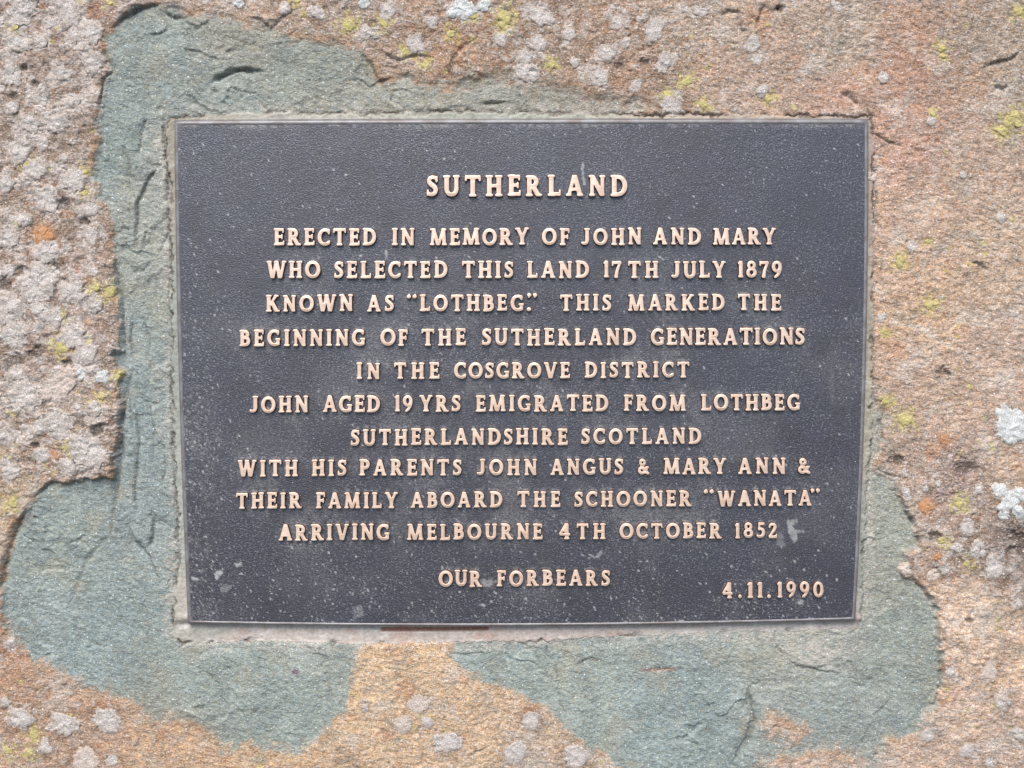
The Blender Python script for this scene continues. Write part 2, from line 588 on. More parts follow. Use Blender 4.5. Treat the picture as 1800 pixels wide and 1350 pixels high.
# cracks and chisel scars: points, half width (px), depth (mm), step (mm, + raises the side left of travel)
SCARS = [
    ([(372, 146), (386, 135), (405, 126), (430, 122), (466, 128)], 5, 3.2, 0.9),
    ([(258, 198), (250, 225), (246, 250), (243, 275)], 4, 0.8, -1.0),
    ([(283, 292), (266, 308), (250, 338), (241, 358), (240, 400), (239, 446)], 4, 1.3, -1.4),
    ([(260, 398), (255, 415), (256, 440)], 3, 0.9, -0.5),
    ([(290, 200), (286, 235), (292, 260), (296, 310), (294, 350), (302, 352)], 3, 1.4, 0),
    ([(305, 372), (298, 410), (286, 430), (280, 452)], 3, 1.0, 0),
    ([(234, 650), (223, 690), (213, 745), (213, 800), (206, 850), (200, 900), (198, 935)], 6, 2.4, 0.8),
    ([(226, 690), (230, 730), (233, 765)], 3, 0.8, 0),
    ([(303, 628), (282, 640), (265, 650), (261, 676), (258, 700)], 3.5, 1.0, 0.7),
    ([(222, 640), (219, 600), (217, 540), (204, 470), (204, 450)], 3.5, 1.4, 0.4),
    ([(288, 795), (292, 825), (284, 850)], 3, 0.9, -0.5),
    ([(222, 918), (236, 950), (256, 968), (268, 995), (284, 1032)], 4, 1.9, 0.9),
    ([(270, 905), (268, 940), (258, 962)], 4, 1.1, -0.9),
    ([(196, 938), (152, 985), (133, 1040), (117, 1072)], 5, 1.0, 0.5),
    ([(1318, 1208), (1320, 1240), (1326, 1272), (1315, 1302), (1286, 1345)], 7, 2.2, 0.7),
    ([(975, 1150), (980, 1195), (984, 1240), (996, 1260)], 2.5, 0.5, 0.3),
    ([(960, 1128), (962, 1150), (972, 1162)], 2.5, 0.6, 0),
    ([(1010, 1172), (1030, 1160), (1050, 1155)], 2.5, 0.5, 0.3),
    ([(1122, 1180), (1160, 1177), (1190, 1175)], 3, 0.6, 0),
    ([(838, 68), (812, 82), (797, 102), (793, 124), (795, 146), (789, 160)], 4, 2.0, 0.8),
    ([(640, 98), (658, 124), (664, 142), (690, 138)], 4, 1.5, 0.9),
    ([(660, 90), (700, 106), (740, 96), (760, 104)], 3, 1.0, 0.6),
    ([(845, 182), (870, 181), (897, 181)], 2.5, 1.4, 0.4),
    ([(222, 25), (250, 14), (285, 8)], 4, 1.0, 0.8),
    ([(196, 52), (214, 34), (232, 22), (262, 14)], 4, 1.5, 0.7),
    ([(184, 76), (188, 104), (201, 118), (199, 128), (183, 140), (178, 180), (170, 220)], 4, 1.8, 0.6),
    ([(286, 25), (304, 32), (318, 30), (322, 36)], 3, 1.4, 0.5),
    ([(256, 62), (278, 58), (292, 52), (296, 42)], 2.5, 0.9, 0.5),
    ([(430, 30), (460, 36), (476, 54), (500, 28), (530, 14)], 3, 1.0, 0.5),
    ([(368, 168), (384, 163)], 3, 0.9, 0),
    ([(1476, 163), (1492, 166), (1512, 186)], 3.5, 1.8, 0.7),
    ([(1526, 232), (1540, 240), (1560, 252), (1585, 258)], 3, 1.1, 0.5),
    ([(1262, 28), (1282, 18), (1298, 22), (1302, 54), (1314, 58)], 4, 1.5, 0.8),
    ([(1325, 55), (1338, 20), (1346, 8)], 6, 1.2, 0.6),
    ([(1364, 12), (1371, 18)], 6, 4.0, 0),
    ([(1745, 150), (1764, 156), (1772, 150)], 4, 1.6, 0.6),
    ([(1720, 120), (1750, 112), (1778, 104), (1792, 90)], 5, 1.8, 0.8),
    ([(1704, 460), (1722, 466), (1738, 476)], 3.5, 1.6, 0.5),
    ([(1536, 330), (1540, 352), (1534, 380), (1546, 412)], 3.5, 1.6, 0.5),
    ([(1540, 755), (1546, 740), (1550, 770), (1538, 790)], 3, 1.2, 0.5),
    ([(1540, 822), (1562, 836), (1590, 842)], 3.5, 1.5, -0.6),
    ([(1594, 902), (1608, 926), (1614, 960)], 4.5, 2.0, -0.8),
    ([(1602, 1022), (1624, 1038), (1642, 1060), (1647, 1090)], 4, 1.6, -0.7),
    ([(1652, 1150), (1652, 1200), (1640, 1248)], 4, 1.2, -0.6),
    ([(52, 890), (38, 915), (16, 962), (8, 1000), (1, 1042)], 6, 2.2, -0.8),
    ([(60, 876), (88, 852), (120, 847)], 4, 1.0, -0.4),
    ([(1386, 1162), (1404, 1172), (1440, 1176), (1480, 1184)], 3, 0.8, 0.4),
    ([(1360, 1130), (1362, 1110), (1380, 1102)], 3, 0.7, 0.3),
    ([(820, 1330), (860, 1310)], 3, 0.8, 0.2),
    ([(300, 480), (295, 520), (303, 562)], 3, 1.2, 0.4),
    ([(299, 700), (304, 760), (300, 806)], 3, 1.0, 0.4),
    ([(250, 556), (262, 600), (257, 642)], 3.5, 0.9, 0.5),
    ([(233, 556), (228, 600), (237, 642)], 3.5, 0.9, -0.5),
    ([(262, 704), (270, 760), (266, 824)], 3, 0.8, 0.5),
    ([(238, 700), (244, 780), (236, 860), (240, 910)], 4, 0.9, -0.6),
    ([(270, 460), (250, 476), (232, 480)], 3.5, 1.2, 0.5),
    ([(215, 250), (228, 300), (224, 345)], 3.5, 0.7, 0.4),
]
# how far the weathered crust stands above the chipped stone (mm)
CRUST_UP = [(60, 100, 2.0), (120, 300, 2.2), (140, 550, 2.4), (150, 770, 4.6), (60, 860, 3.0), (0, 1000, 2.6), (40, 1180, 0.8),
            (250, 1290, 0.5), (450, 1345, 0.3), (600, 1290, 0.4), (700, 1150, 0.6), (900, 1260, 0.7), (1050, 1345, 0.8),
            (300, 0, 1.2), (600, 40, 1.4), (800, 80, 1.5), (1000, 100, 1.0), (1150, 150, 1.2), (1350, 100, 1.2),
            (1600, 200, 1.4), (1650, 500, 1.6), (1600, 750, 2.2), (1640, 900, 3.6), (1680, 1080, 3.2), (1690, 1200, 2.6),
            (1600, 1320, 1.0), (1780, 1300, 2.0)]
CRUST_TINT = [(60, 60, (178, 164, 154)), (100, 300, (180, 164, 150)), (100, 600, (184, 168, 156)), (100, 800, (188, 170, 154)),
              (40, 860, (196, 178, 150)), (60, 1180, (178, 148, 120)), (20, 1120, (186, 140, 104)), (150, 1300, (182, 152, 124)),
              (300, 1310, (190, 158, 122)), (450, 1340, (200, 170, 130)), (680, 1170, (210, 182, 142)), (800, 1280, (200, 172, 135)),
              (950, 1300, (196, 172, 142)), (650, 30, (178, 158, 138)), (800, 80, (184, 152, 122)), (950, 80, (176, 156, 136)),
              (1100, 120, (185, 155, 130)), (1250, 60, (178, 160, 140)), (1350, 120, (176, 152, 132)), (1480, 80, (172, 158, 140)),
              (1500, 180, (190, 150, 126)), (1600, 120, (176, 140, 118)), (1700, 100, (162, 145, 126)), (1780, 150, (165, 150, 130)),
              (1600, 260, (184, 148, 128)), (1700, 300, (184, 160, 138)), (1600, 400, (196, 166, 140)), (1750, 450, (190, 168, 142)),
              (1650, 550, (196, 166, 134)), (1750, 620, (188, 165, 145)), (1650, 700, (186, 160, 136)), (1680, 830, (158, 138, 126)),
              (1600, 800, (170, 148, 130)), (1780, 820, (196, 172, 146)), (1700, 920, (172, 154, 140)), (1795, 960, (112, 100, 96)),  # last, darkest entry paints a shadowed hollow into the tint
              (1700, 1080, (216, 192, 166)), (1780, 1150, (214, 186, 156)), (1700, 1250, (212, 188, 165)), (1780, 1320, (198, 174, 155))]
CHIP_TINT = [(260, 100, (140, 158, 156)), (230, 80, (148, 163, 158)), (400, 180, (150, 165, 158)), (550, 120, (150, 160, 146)),
             (420, 50, (156, 152, 136)), (600, 180, (160, 160, 146)), (700, 180, (162, 160, 142)), (900, 180, (158, 156, 140)),
             (1080, 180, (172, 156, 138)), (200, 270, (138, 159, 156)), (230, 450, (150, 160, 150)), (270, 330, (166, 168, 158)),
             (280, 480, (162, 165, 155)), (260, 580, (148, 166, 164)), (270, 700, (140, 163, 166)), (240, 880, (138, 158, 160)),
             (120, 950, (145, 164, 160)), (60, 1060, (146, 166, 164)), (180, 1130, (140, 163, 164)), (330, 1200, (148, 167, 162)),
             (300, 1250, (160, 162, 146)), (500, 1230, (150, 169, 164)), (580, 1150, (162, 174, 164)), (880, 1170, (150, 169, 164)),
             (1000, 1230, (154, 171, 164)), (1200, 1250, (140, 163, 164)), (1200, 1320, (144, 168, 168)), (1400, 1150, (168, 172, 160)),
             (1450, 1250, (145, 161, 158)), (1600, 1120, (150, 164, 154)), (1560, 900, (166, 170, 154)), (1550, 1000, (160, 164, 150)),
             (1540, 750, (164, 164, 148)), (1450, 1330, (150, 157, 150))]
RUST = [(77, 413, 24), (53, 347, 13), (30, 227, 11), (50, 92, 9), (113, 373, 12), (93, 802, 13), (88, 760, 8), (30, 1180, 40), (1336, 32, 20),
        (1612, 195, 12), (1545, 290, 12), (720, 52, 14), (1032, 25, 12), (1070, 140, 16), (815, 70, 22), (770, 120, 26), (890, 105, 20), (170, 1250, 16),
        (335, 1265, 10), (290, 1290, 10), (392, 1326, 12), (178, 1310, 12), (1562, 600, 22), (1580, 610, 15), (1632, 790, 12), (1660, 772, 12),
        (1627, 892, 18), (1648, 978, 9), (620, 1260, 8), (715, 1210, 14), (680, 1290, 12), (940, 1250, 14), (1645, 1235, 12), (1700, 150, 40),
        (1530, 140, 30), (1600, 60, 34), (1250, 120, 30), (100, 155, 9), (68, 60, 10), (75, 10, 12), (170, 20, 18), (150, 480, 16), (110, 470, 16), (60, 340, 10)]
CREVICES = [(12, 500, 16), (20, 640, 22), (63, 620, 16), (100, 470, 14), (42, 480, 14), (108, 360, 14), (45, 120, 7), (62, 150, 9), (1087, 117, 11), (1135, 110, 10), (1375, 785, 0),
            (1575, 810, 12), (1690, 820, 22), (1660, 655, 12), (1640, 940, 12), (1797, 955, 30), (1700, 1090, 7), (1500, 1, 0), (640, 120, 8), (940, 125, 7),
            (122, 640, 10), (175, 755, 14), (66, 782, 6), (1372, 16, 8), (1575, 985, 0), (720, 1190, 0), (150, 390, 10), (28, 170, 10)]

# where the larger lichens grow (u, v, radius px)
GREY = [(40, 20, 27), (120, 20, 24), (160, 57, 21), (33, 77, 19), (70, 73, 12), (163, 110, 20), (20, 133, 19), (53, 217, 18), (97, 217, 20), (33, 267, 21), (63, 297, 19),
        (83, 350, 24), (130, 317, 22), (160, 367, 15), (160, 413, 15), (10, 323, 16), (83, 443, 23), (67, 497, 36), (127, 513, 23), (20, 543, 26), (73, 547, 19),
        (23, 590, 24), (127, 593, 23), (150, 623, 21), (43, 697, 28), (163, 477, 10), (103, 747, 26), (67, 753, 15), (153, 793, 33), (10, 770, 16), (73, 800, 15),
        (120, 820, 16), (95, 560, 16), (15, 420, 18), (40, 385, 15), (130, 60, 13), (85, 40, 12), (110, 130, 14), (70, 175, 13), (20, 190, 13), (130, 180, 10),
        (75, 255, 11), (15, 475, 12), (170, 540, 11), (30, 655, 14), (165, 720, 14), (20, 830, 15),
        (115, 1273, 22), (188, 1267, 23), (38, 1263, 19), (80, 1313, 13), (197, 1337, 11), (20, 1130, 9), (10, 1235, 9),
        (787, 1305, 22), (907, 1323, 21), (1013, 1330, 22), (933, 1267, 16), (750, 1270, 11), (642, 1245, 7),
        (927, 127, 20), (922, 100, 14), (950, 30, 19), (730, 77, 17), (643, 57, 13), (1053, 137, 17), (1150, 53, 19), (1167, 110, 16), (1067, 93, 16), (947, 77, 15), (1180, 187, 19),
        (1000, 60, 12), (1085, 40, 13), (880, 70, 12), (760, 40, 11), (680, 20, 15), (1120, 150, 10), (1010, 110, 9), (500, 15, 12), (560, 25, 11), (1230, 20, 12), (1100, 75, 10),
        (1340, 160, 12), (1323, 77, 15), (1330, 105, 10), (1553, 137, 11), (1637, 213, 9), (1693, 307, 7), (1760, 383, 10), (1603, 433, 10), (1470, 10, 10),
        (1720, 967, 16), (1680, 963, 9), (1747, 997, 19), (1787, 1063, 10), (1590, 832, 7), (1593, 868, 11), (1627, 860, 6), (1550, 558, 9), (1700, 930, 13), (1660, 1000, 11),
        (1630, 1293, 13), (1700, 1320, 14), (1740, 1343, 9), (1670, 1180, 10), (1760, 1240, 10), (1790, 1290, 12), (1650, 850, 6), (1720, 860, 9)]
WHITE = [(1780, 748, 32), (1758, 862, 14), (1776, 880, 16), (1794, 868, 14), (1764, 892, 10), (813, 17, 21), (850, 10, 12), (143, 657, 10), (180, 663, 12), (1765, 905, 10), (1790, 900, 12), (420, 6, 9), (640, 6, 10)]
BEIGE = [(105, 680, 30), (150, 1337, 23), (737, 1238, 18), (710, 1273, 16), (165, 165, 14), (1530, 310, 10), (1640, 1010, 12), (1590, 1000, 12), (1760, 1225, 13), (1740, 1180, 15)]
YELLOW = [(27, 47, 7), (48, 290, 8), (145, 300, 8), (148, 340, 7), (192, 4, 6), (195, 513, 13), (170, 505, 8), (110, 610, 13), (108, 555, 7), (180, 697, 7), (128, 787, 9), (212, 660, 9),
          (23, 883, 11), (150, 602, 6), (60, 1292, 9), (52, 1323, 7), (15, 1320, 7), (793, 60, 8), (887, 30, 14), (830, 27, 9), (613, 45, 13), (747, 113, 8), (970, 113, 8), (713, 90, 8),
          (673, 40, 9), (1173, 167, 9), (1655, 85, 9), (1657, 98, 6), (1790, 20, 10), (1784, 205, 12), (1772, 214, 11), (1790, 218, 8), (1763, 230, 11), (1752, 226, 7), (1207, 143, 10), (1237, 183, 8), (1350, 173, 8), (1582, 460, 11),
          (1633, 537, 9), (1645, 532, 6), (1558, 705, 9), (1590, 737, 14), (1685, 883, 11), (1556, 583, 6), (1245, 420, 0), (885, 45, 10), (1640, 200, 6), (1655, 950, 7), (1700, 990, 7), (520, 1, 7), (1630, 425, 5)]
ORANGE = [(77, 413, 19), (1627, 890, 13), (1648, 978, 8), (93, 802, 10), (1660, 773, 9)]

# ------------------------------------------------------------------ the boulder: one height field, closed behind
STEP = 1.75


def axis(lo, hi):
    core = np.arange(lo, hi + STEP, STEP)
    g, a = [], STEP
    for _ in range(46):
        a *= 1.105
        g.append(a)
    g = np.cumsum(g)
    return np.concatenate([core[0] - g[::-1], core, core[-1] + g])


UA, VA = axis(-45, 1845), axis(-45, 1395)
U, V = np.meshgrid(UA, VA, indexing='ij')
NU, NV = U.shape
U = U.astype(np.float64)

wob = fbm(U, V, 46, 11, 5, 0.6)
wob2 = fbm(U, V, 13, 12, 3, 0.6)
chip = np.maximum(poly_sdf(U, V, CHIPPED_A), poly_sdf(U, V, CHIPPED_B))
for p in TAN_PATCHES:
    chip = np.minimum(chip, -poly_sdf(U, V, p))
chip_n = chip + wob * 17 + wob2 * 4
mort = poly_sdf(U, V, MORTAR_OUT) + wob2 * 6 + wob * 5
plate_outline = []
for s in np.linspace(0, 1, 24)[:-1]:
    plate_outline.append(tuple(plate_px(s, 0.0)))
for s in np.linspace(0, 1, 24)[:-1]:
    plate_outline.append(tuple(plate_px(1.0, s)))
for s in np.linspace(0, 1, 24)[:-1]:
    plate_outline.append(tuple(plate_px(1 - s, 1.0)))
for s in np.linspace(0, 1, 24)[:-1]:
    plate_outline.append(tuple(plate_px(0.0, 1 - s)))
under = poly_sdf(U, V, plate_outline)

up = idw(U, V, CRUST_UP, 3)
SOFT = [(180, 150, 5), (200, 500, 6), (210, 800, 3), (40, 950, 3), (60, 1160, 14), (300, 1270, 20), (500, 1320, 14), (620, 1200, 8), (400, 30, 14), (560, 66, 20), (660, 130, 12),
        (800, 140, 26), (950, 150, 26), (1100, 180, 26), (900, 1215, 6), (1020, 1300, 5), (1500, 1345, 24), (1400, 1290, 14), (1620, 1280, 10), (1650, 1150, 5), (1610, 1010, 7), (1590, 900, 4), (1545, 760, 14)]
sw = idw(U, V, SOFT, 3)
brk = fbm(U, V, 17, 14, 5, 0.68)
fresh = sstep(-sw, sw, chip_n + sw * 1.9 * brk)
soft = np.clip(3.2 - up * 0.55, 1.0, 3.0)
fresh_h = sstep(-4 * soft, 5 * soft, chip_n)

# heights in millimetres above the chipped stone
h_chip = (1.5 * fbm(U, V, 260, 21, 3) + 0.9 * fbm(U, V, 70, 24, 4, 0.55)
          + 0.48 * fbm(U * 0.9 + V * 0.5, (V * 0.9 - U * 0.5) * 2.0, 14, 28, 3, 0.6)
          + 0.22 * fbm(U, V, 5.5, 29, 2))
# shallow facets left by the chisel
f1, f2, cid = worley(U + wob * 30, V * 1.25 + wob * 30, 120, 33)
h_chip += (cid - 0.5) * 0.9 * sstep(0.0, 0.16, f2 - f1)
led = 3.2 * fbm(U * 0.9 + V * 0.45, (V * 0.9 - U * 0.45) * 1.5, 230, 35, 5, 0.55) + 0.35 * wob
fr_ = led - np.floor(led)
ledm = sstep(-0.1, 0.35, fbm(U, V, 150, 37, 3))
h_chip += ledm * 1.15 * (np.floor(led) + sstep(0.44, 0.54, fr_) - led) + 0.2 * ledm * wob2
FACETS = [([(258, 198), (290, 200), (294, 300), (300, 372), (268, 405), (243, 448), (241, 400), (243, 352), (266, 310), (282, 292), (262, 285), (246, 272), (250, 225)], 0.9, 1.0),
          ([(262, 650), (302, 628), (306, 760), (308, 900), (290, 870), (288, 796), (262, 720)], 0.8, 0.6),
          ([(212, 450), (240, 440), (300, 430), (298, 470), (250, 500), (220, 520)], 0.7, 0.7),
          ([(700, 140), (790, 160), (900, 150), (905, 178), (840, 181), (760, 196), (690, 190)], 0.6, 0.5),
          ([(300, 20), (400, 34), (480, 52), (520, 70), (470, 84), (400, 60), (330, 50)], 0.7, 0.5),
          ([(1360, 1104), (1500, 1104), (1500, 1160), (1440, 1176), (1390, 1164), (1362, 1130)], 0.6, 0.7),
          ([(240, 920), (270, 905), (310, 930), (312, 1060), (286, 1030), (260, 968)], -0.5, 0.4),
          ([(980, 1140), (1300, 1120), (1350, 1160), (1180, 1176), (1040, 1160)], 0.4, 0.3),
          ([(1326, 1272), (1320, 1210), (1480, 1200), (1560, 1230), (1500, 1320), (1310, 1345)], 0.8, 0.15)]
facet = np.zeros_like(U)
for pts, up_, pl in FACETS:
    m = sstep(-4, 4, poly_sdf(U, V, pts) + 10 * wob + 4 * wob2)
    h_chip += up_ * m
    facet = np.maximum(facet, m * pl)
ROUGH = [(60, 100, 1.0), (100, 400, 1.0), (100, 700, 1.0), (60, 1200, 0.8), (250, 1300, 0.6), (700, 1250, 0.45), (950, 1300, 0.5), (400, 10, 0.6),
         (700, 50, 0.9), (950, 80, 0.9), (1150, 100, 0.85), (1300, 80, 0.5), (1600, 150, 0.45), (1650, 400, 0.35), (1700, 600, 0.4),
         (1650, 820, 0.7), (1720, 950, 0.9), (1700, 1100, 0.45), (1700, 1280, 0.55)]
rough = idw(U, V, ROUGH, 3) * 0.85
ROUGH_MAP = rough
h_crust = (1.7 * fbm(U, V, 220, 41, 3) + 1.7 * fbm(U, V, 66, 44, 4, 0.6)
           + (0.7 + 0.65 * ROUGH_MAP) * fbm(U, V, 24, 48, 4, 0.62) + (0.5 - 0.18 * ROUGH_MAP) * fbm(U, V, 7.5, 52, 3, 0.62))
# lumpy, pitted crust where the lichens grow, smoother and streaky elsewhere
w1, w2, wid = worley(U + wob2 * 9, V + wob * 12, 17, 55)
h_crust += rough * (0.9 * (wid - 0.45) * sstep(0.02, 0.22, w2 - w1) - 0.35 * (1 - sstep(0.0, 0.12, w2 - w1)))
st = fbm(U * 0.94 + V * 0.34, (V * 0.94 - U * 0.34) * 2.4, 26, 61, 4, 0.6)
h_crust += (1.15 - rough) * 0.7 * st - 0.4 * sstep(0.5, 0.85, ridged(U * 0.96 + V * 0.28, (V * 0.96 - U * 0.28) * 2.3, 30, 113, 3))
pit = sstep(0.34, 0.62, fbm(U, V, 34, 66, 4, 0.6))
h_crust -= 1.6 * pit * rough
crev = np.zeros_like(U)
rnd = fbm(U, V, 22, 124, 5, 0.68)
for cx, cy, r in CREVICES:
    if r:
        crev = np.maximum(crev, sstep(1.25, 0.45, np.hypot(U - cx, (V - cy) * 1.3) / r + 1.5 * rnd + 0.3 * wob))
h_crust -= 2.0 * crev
h_crust += 0.5 * sstep(0.0, 0.3, fbm(U, V, 42, 141, 6, 0.68)) * rough
H = h_chip * fresh_h + (up + h_crust * (0.55 + 0.1 * up)) * (1 - fresh_h)
scar_shade = np.zeros_like(U)
for pts, w, depth, step in SCARS:
    xs, ys = [p[0] for p in pts], [p[1] for p in pts]
    i0, i1 = np.searchsorted(UA, (min(xs) - 70, max(xs) + 70))
    j0, j1 = np.searchsorted(VA, (min(ys) - 70, max(ys) + 70))
    sl = (slice(i0, i1), slice(j0, j1))
    wx, wy = U[sl] + wob2[sl] * 2.5, V[sl] + wob[sl] * 7
    d, sd, al = line_dist(wx, wy, pts)
    taper = sstep(0, 0.22, al) * sstep(1, 0.78, al)
    end = np.minimum(np.hypot(wx - pts[0][0], wy - pts[0][1]), np.hypot(wx - pts[-1][0], wy - pts[-1][1]))
    w = w * (0.55 + 0.9 * sstep(-0.4, 0.5, fbm(U[sl], V[sl], 40, 81, 3)))
    H[sl] -= 0.95 * depth * np.exp(-(d / (w * (0.35 + 0.65 * taper))) ** 2) * (0.25 + 0.75 * taper)
    if step:
        H[sl] -= step * sd * np.exp(-d / 26.0) * taper * 0.9 * sstep(0, 3, d)
    scar_shade[sl] = np.maximum(scar_shade[sl], np.exp(-(d / (w * 0.55)) ** 2) * taper)
# slight white vein on the tan side
d, _, _ = line_dist(U + wob * 14, V + wob2 * 8, [(1566, 566), (1612, 576), (1650, 600), (1690, 622), (1722, 640)])
vein = sstep(6, 1, d) * sstep(-0.35, 0.2, wob2)
# mortar bed and the pocket under the plate
mort_m = sstep(-3, 3, mort)
h_mort = 0.5 * fbm(U, V, 60, 71, 3) + 0.35 * fbm(U, V, 14, 74, 4, 0.6) + 0.12 * fbm(U, V, 5, 76, 2)
h_mort += 0.4 * sstep(0, -12, under)
bottom_strip = sstep(1085, 1100, V)
h_mort = h_mort + 1.5 * (1 - bottom_strip) - 0.8 * bottom_strip
H = H * (1 - mort_m) + h_mort * mort_m
cr = ridged(U, V * 1.0, 46, 79, 3)
jw = sstep(-0.15, 0.45, fbm(U, V, 38, 83, 3) + 0.35 * sstep(420, 300, U) + 0.35 * sstep(240, 190, V) - 0.25 * sstep(1050, 1110, V))
joint = np.exp(-((mort + 1.0 * wob2 + 1.5 * wob - 1.0) / 2.8) ** 2) * jw
H -= 2.1 * joint
H -= 4.0 * sstep(4, 10, under)

SINK = -4.2                       # chipped stone lies this many mm below the plate face
Z = (H + SINK) * 1e-3
P3 = to_face(U, V, -0.004)
X, Y = P3[..., 0].copy(), P3[..., 1].copy()
# beyond the picture the stone rounds off
ox = np.maximum(np.abs(X) - 0.30, 0)
oy = np.maximum(np.abs(Y) - 0.23, 0)
big = fbm(U, V, 700, 91, 4)
Z -= (ox ** 2 + oy ** 2) * 1.6 - 0.03 * big * sstep(0.0, 0.15, np.hypot(ox, oy))

# ---- colour
def calm(c, k, lift):
    m = c.mean(-1, keepdims=True)
    return m + (c - m) * k + lift


t_cr = lin(calm(idw(U, V, CRUST_TINT, 4), 0.84, 8) * np.array([1.03, 0.99, 0.97]))
t_ch = lin(calm(idw(U, V, CHIP_TINT, 4), 0.54, -2) * np.array([1.01, 1.0, 0.97]))
n60, n18, n7 = fbm(U, V, 70, 101, 4), fbm(U, V, 20, 105, 4, 0.6), fbm(U, V, 7, 109, 3, 0.65)
dash = ridged(U * 0.96 + V * 0.28, (V * 0.96 - U * 0.28) * 2.3, 30, 113, 3)
dash_dark = sstep(0.52, 0.86, dash) * sstep(-0.3, 0.3, n60 + n18)
t_cr = t_cr * (1 + 0.24 * n60 + 0.36 * n18 + 0.42 * n7 - 0.42 * dash_dark)[..., None]
hue = fbm(U, V, 11, 117, 3, 0.65)[..., None]
t_cr = t_cr * (1 + hue * np.array([0.12, -0.01, -0.24]))


def blend(a, m, c):
    return a * (1 - m[..., None]) + np.asarray(c) * m[..., None]


LICHEN_W = [(60, 100, .62), (100, 400, .60), (100, 700, .62), (60, 1000, .4), (60, 1200, .35), (250, 1300, .25), (500, 1340, .2), (700, 1250, .22), (950, 1300, .32), (400, 10, .35),
            (700, 50, .45), (950, 80, .52), (1150, 100, .5), (1300, 80, .25), (1600, 150, .12), (1650, 400, .12), (1700, 600, .10),
            (1650, 820, .22), (1720, 950, .45), (1700, 1100, .35), (1700, 1280, .40)]
film_w = sstep(0.35, 0.6, idw(U, V, LICHEN_W, 3))
rn = fbm(U, V, 26, 123, 5, 0.68)
rust = sstep(0.16, 0.46, fbm(U, V, 55, 121, 5, 0.62)) * 0.45
for cx, cy, r in RUST:
    rust = np.maximum(rust, 0.8 * sstep(1.5, 0.5, np.hypot(U - cx, V - cy) / r + 2.0 * rn + 0.4 * wob) * (1 if r < 22 else 0.55))
t_cr = blend(t_cr, rust * 0.75, lin((190, 138, 102)))
ashen = sstep(0.12, 0.42, fbm(U, V, 44, 131, 4, 0.6)) * 0.6
t_cr = blend(t_cr, ashen * (1 - 0.5 * rust), lin((160, 150, 136)))
blot = sstep(0.05, 0.35, fbm(U, V, 75, 133, 5, 0.66))
t_cr = blend(t_cr, blot * 0.55 * (1 - film_w), lin((208, 196, 184)))
blot = sstep(0.05, 0.35, fbm(U, V, 62, 135, 5, 0.66))
t_cr = blend(t_cr, blot * 0.40 * (1 - film_w), lin((152, 130, 112)))
# thin film of young grey lichen between the big patches
lw = idw(U, V, LICHEN_W, 3)


def near_spots(spots, reach):
    out = np.zeros_like(U)
    for cx, cy, r in spots:
        if r:
            q = r * reach + 8
            sl = (slice(*np.searchsorted(UA, (cx - q, cx + q))), slice(*np.searchsorted(VA, (cy - q, cy + q))))
            out[sl] = np.maximum(out[sl], sstep(q, r * 0.6, np.hypot(U[sl] - cx, V[sl] - cy)))
    return out


lw = lw + 0.26 * near_spots(GREY + WHITE + BEIGE, 2.0)
ground = sstep(0.3, 0.6, lw)
t_cr = t_cr * (1 - 0.30 * ground)[..., None] * (1 + ground[..., None] * np.array([0.03, -0.02, -0.08]))
brown = sstep(0.0, 0.3, fbm(U, V, 30, 139, 4, 0.62)) * ground
t_cr = blend(t_cr, brown * 0.45, lin((128, 106, 88)))
film = sstep(0.60, 0.72, lw - 0.10 + 1.0 * fbm(U, V, 42, 141, 6, 0.68))
t_cr = blend(t_cr, film * 0.74, lin((206, 195, 186)) * (1 + 0.34 * n7[..., None] + 0.2 * n18[..., None]))
cell = sstep(0.30, 0.62, lw + 0.12) * sstep(0.72, 0.95, wid + 0.3 * lw) * sstep(0.02, 0.2, w2 - w1) * sstep(-0.4, 0.1, wob2)
t_cr = blend(t_cr, cell * 0.35, lin((204, 195, 188)))
y1, y2, yid = worley(U + wob2 * 7, V + wob2 * 5, 15, 151)
yel = sstep(0.42, 0.2, y1 + 0.2 * wob2) * sstep(0.955, 0.97, yid) * sstep(0.0, 0.25, fbm(U, V, 160, 153, 3) + 0.12)
ynear = near_spots(YELLOW, 2.6)
yel = np.maximum(yel, sstep(0.12, 0.3, ynear * 0.42 - 0.12 + 0.75 * fbm(U, V, 11, 155, 4, 0.65)) * sstep(0, 0.2, ynear))
fleck = fbm(U, V, 13, 181, 4, 0.66)
t_cr = blend(t_cr, sstep(0.16, 0.40, fleck) * sstep(-0.25, 0.25, n60) * 0.50 * (1 - 0.5 * film), lin((188, 134, 98)))
t_cr = blend(t_cr, sstep(0.18, 0.42, fbm(U, V, 11, 185, 4, 0.66)) * 0.5, lin((208, 196, 190)))
t_cr = blend(t_cr, sstep(0.22, 0.45, fbm(U, V, 15, 189, 4, 0.66)) * (0.35 + 0.3 * film_w), lin((104, 88, 78)))
t_cr = blend(t_cr, yel * 0.62, lin((198, 184, 110)))
onear = near_spots(ORANGE, 2.2)
t_cr = blend(t_cr, onear * sstep(-0.1, 0.3, rn) * 0.7, lin((190, 138, 100)))
t_cr = blend(t_cr, np.maximum(pit * rough * 0.55, crev * 0.8), lin((104, 88, 78)))  # shade inside pits and crevices painted into the crust colour
t_cr = blend(t_cr, vein * 0.7, lin((224, 212, 196)))
t_ch = t_ch * (1 + 0.26 * n60 + 0.24 * n18 + 0.26 * n7)[..., None]
t_ch = t_ch * (1 + hue * np.array([0.07, 0.0, -0.10]))
t_ch = blend(t_ch, facet * 0.45, lin((172, 174, 164)))
t_ch = blend(t_ch, sstep(0.1, 0.45, fbm(U * 0.9 + V * 0.5, (V * 0.9 - U * 0.5) * 1.8, 30, 119, 4, 0.6)) * 0.35, lin((128, 138, 138)))
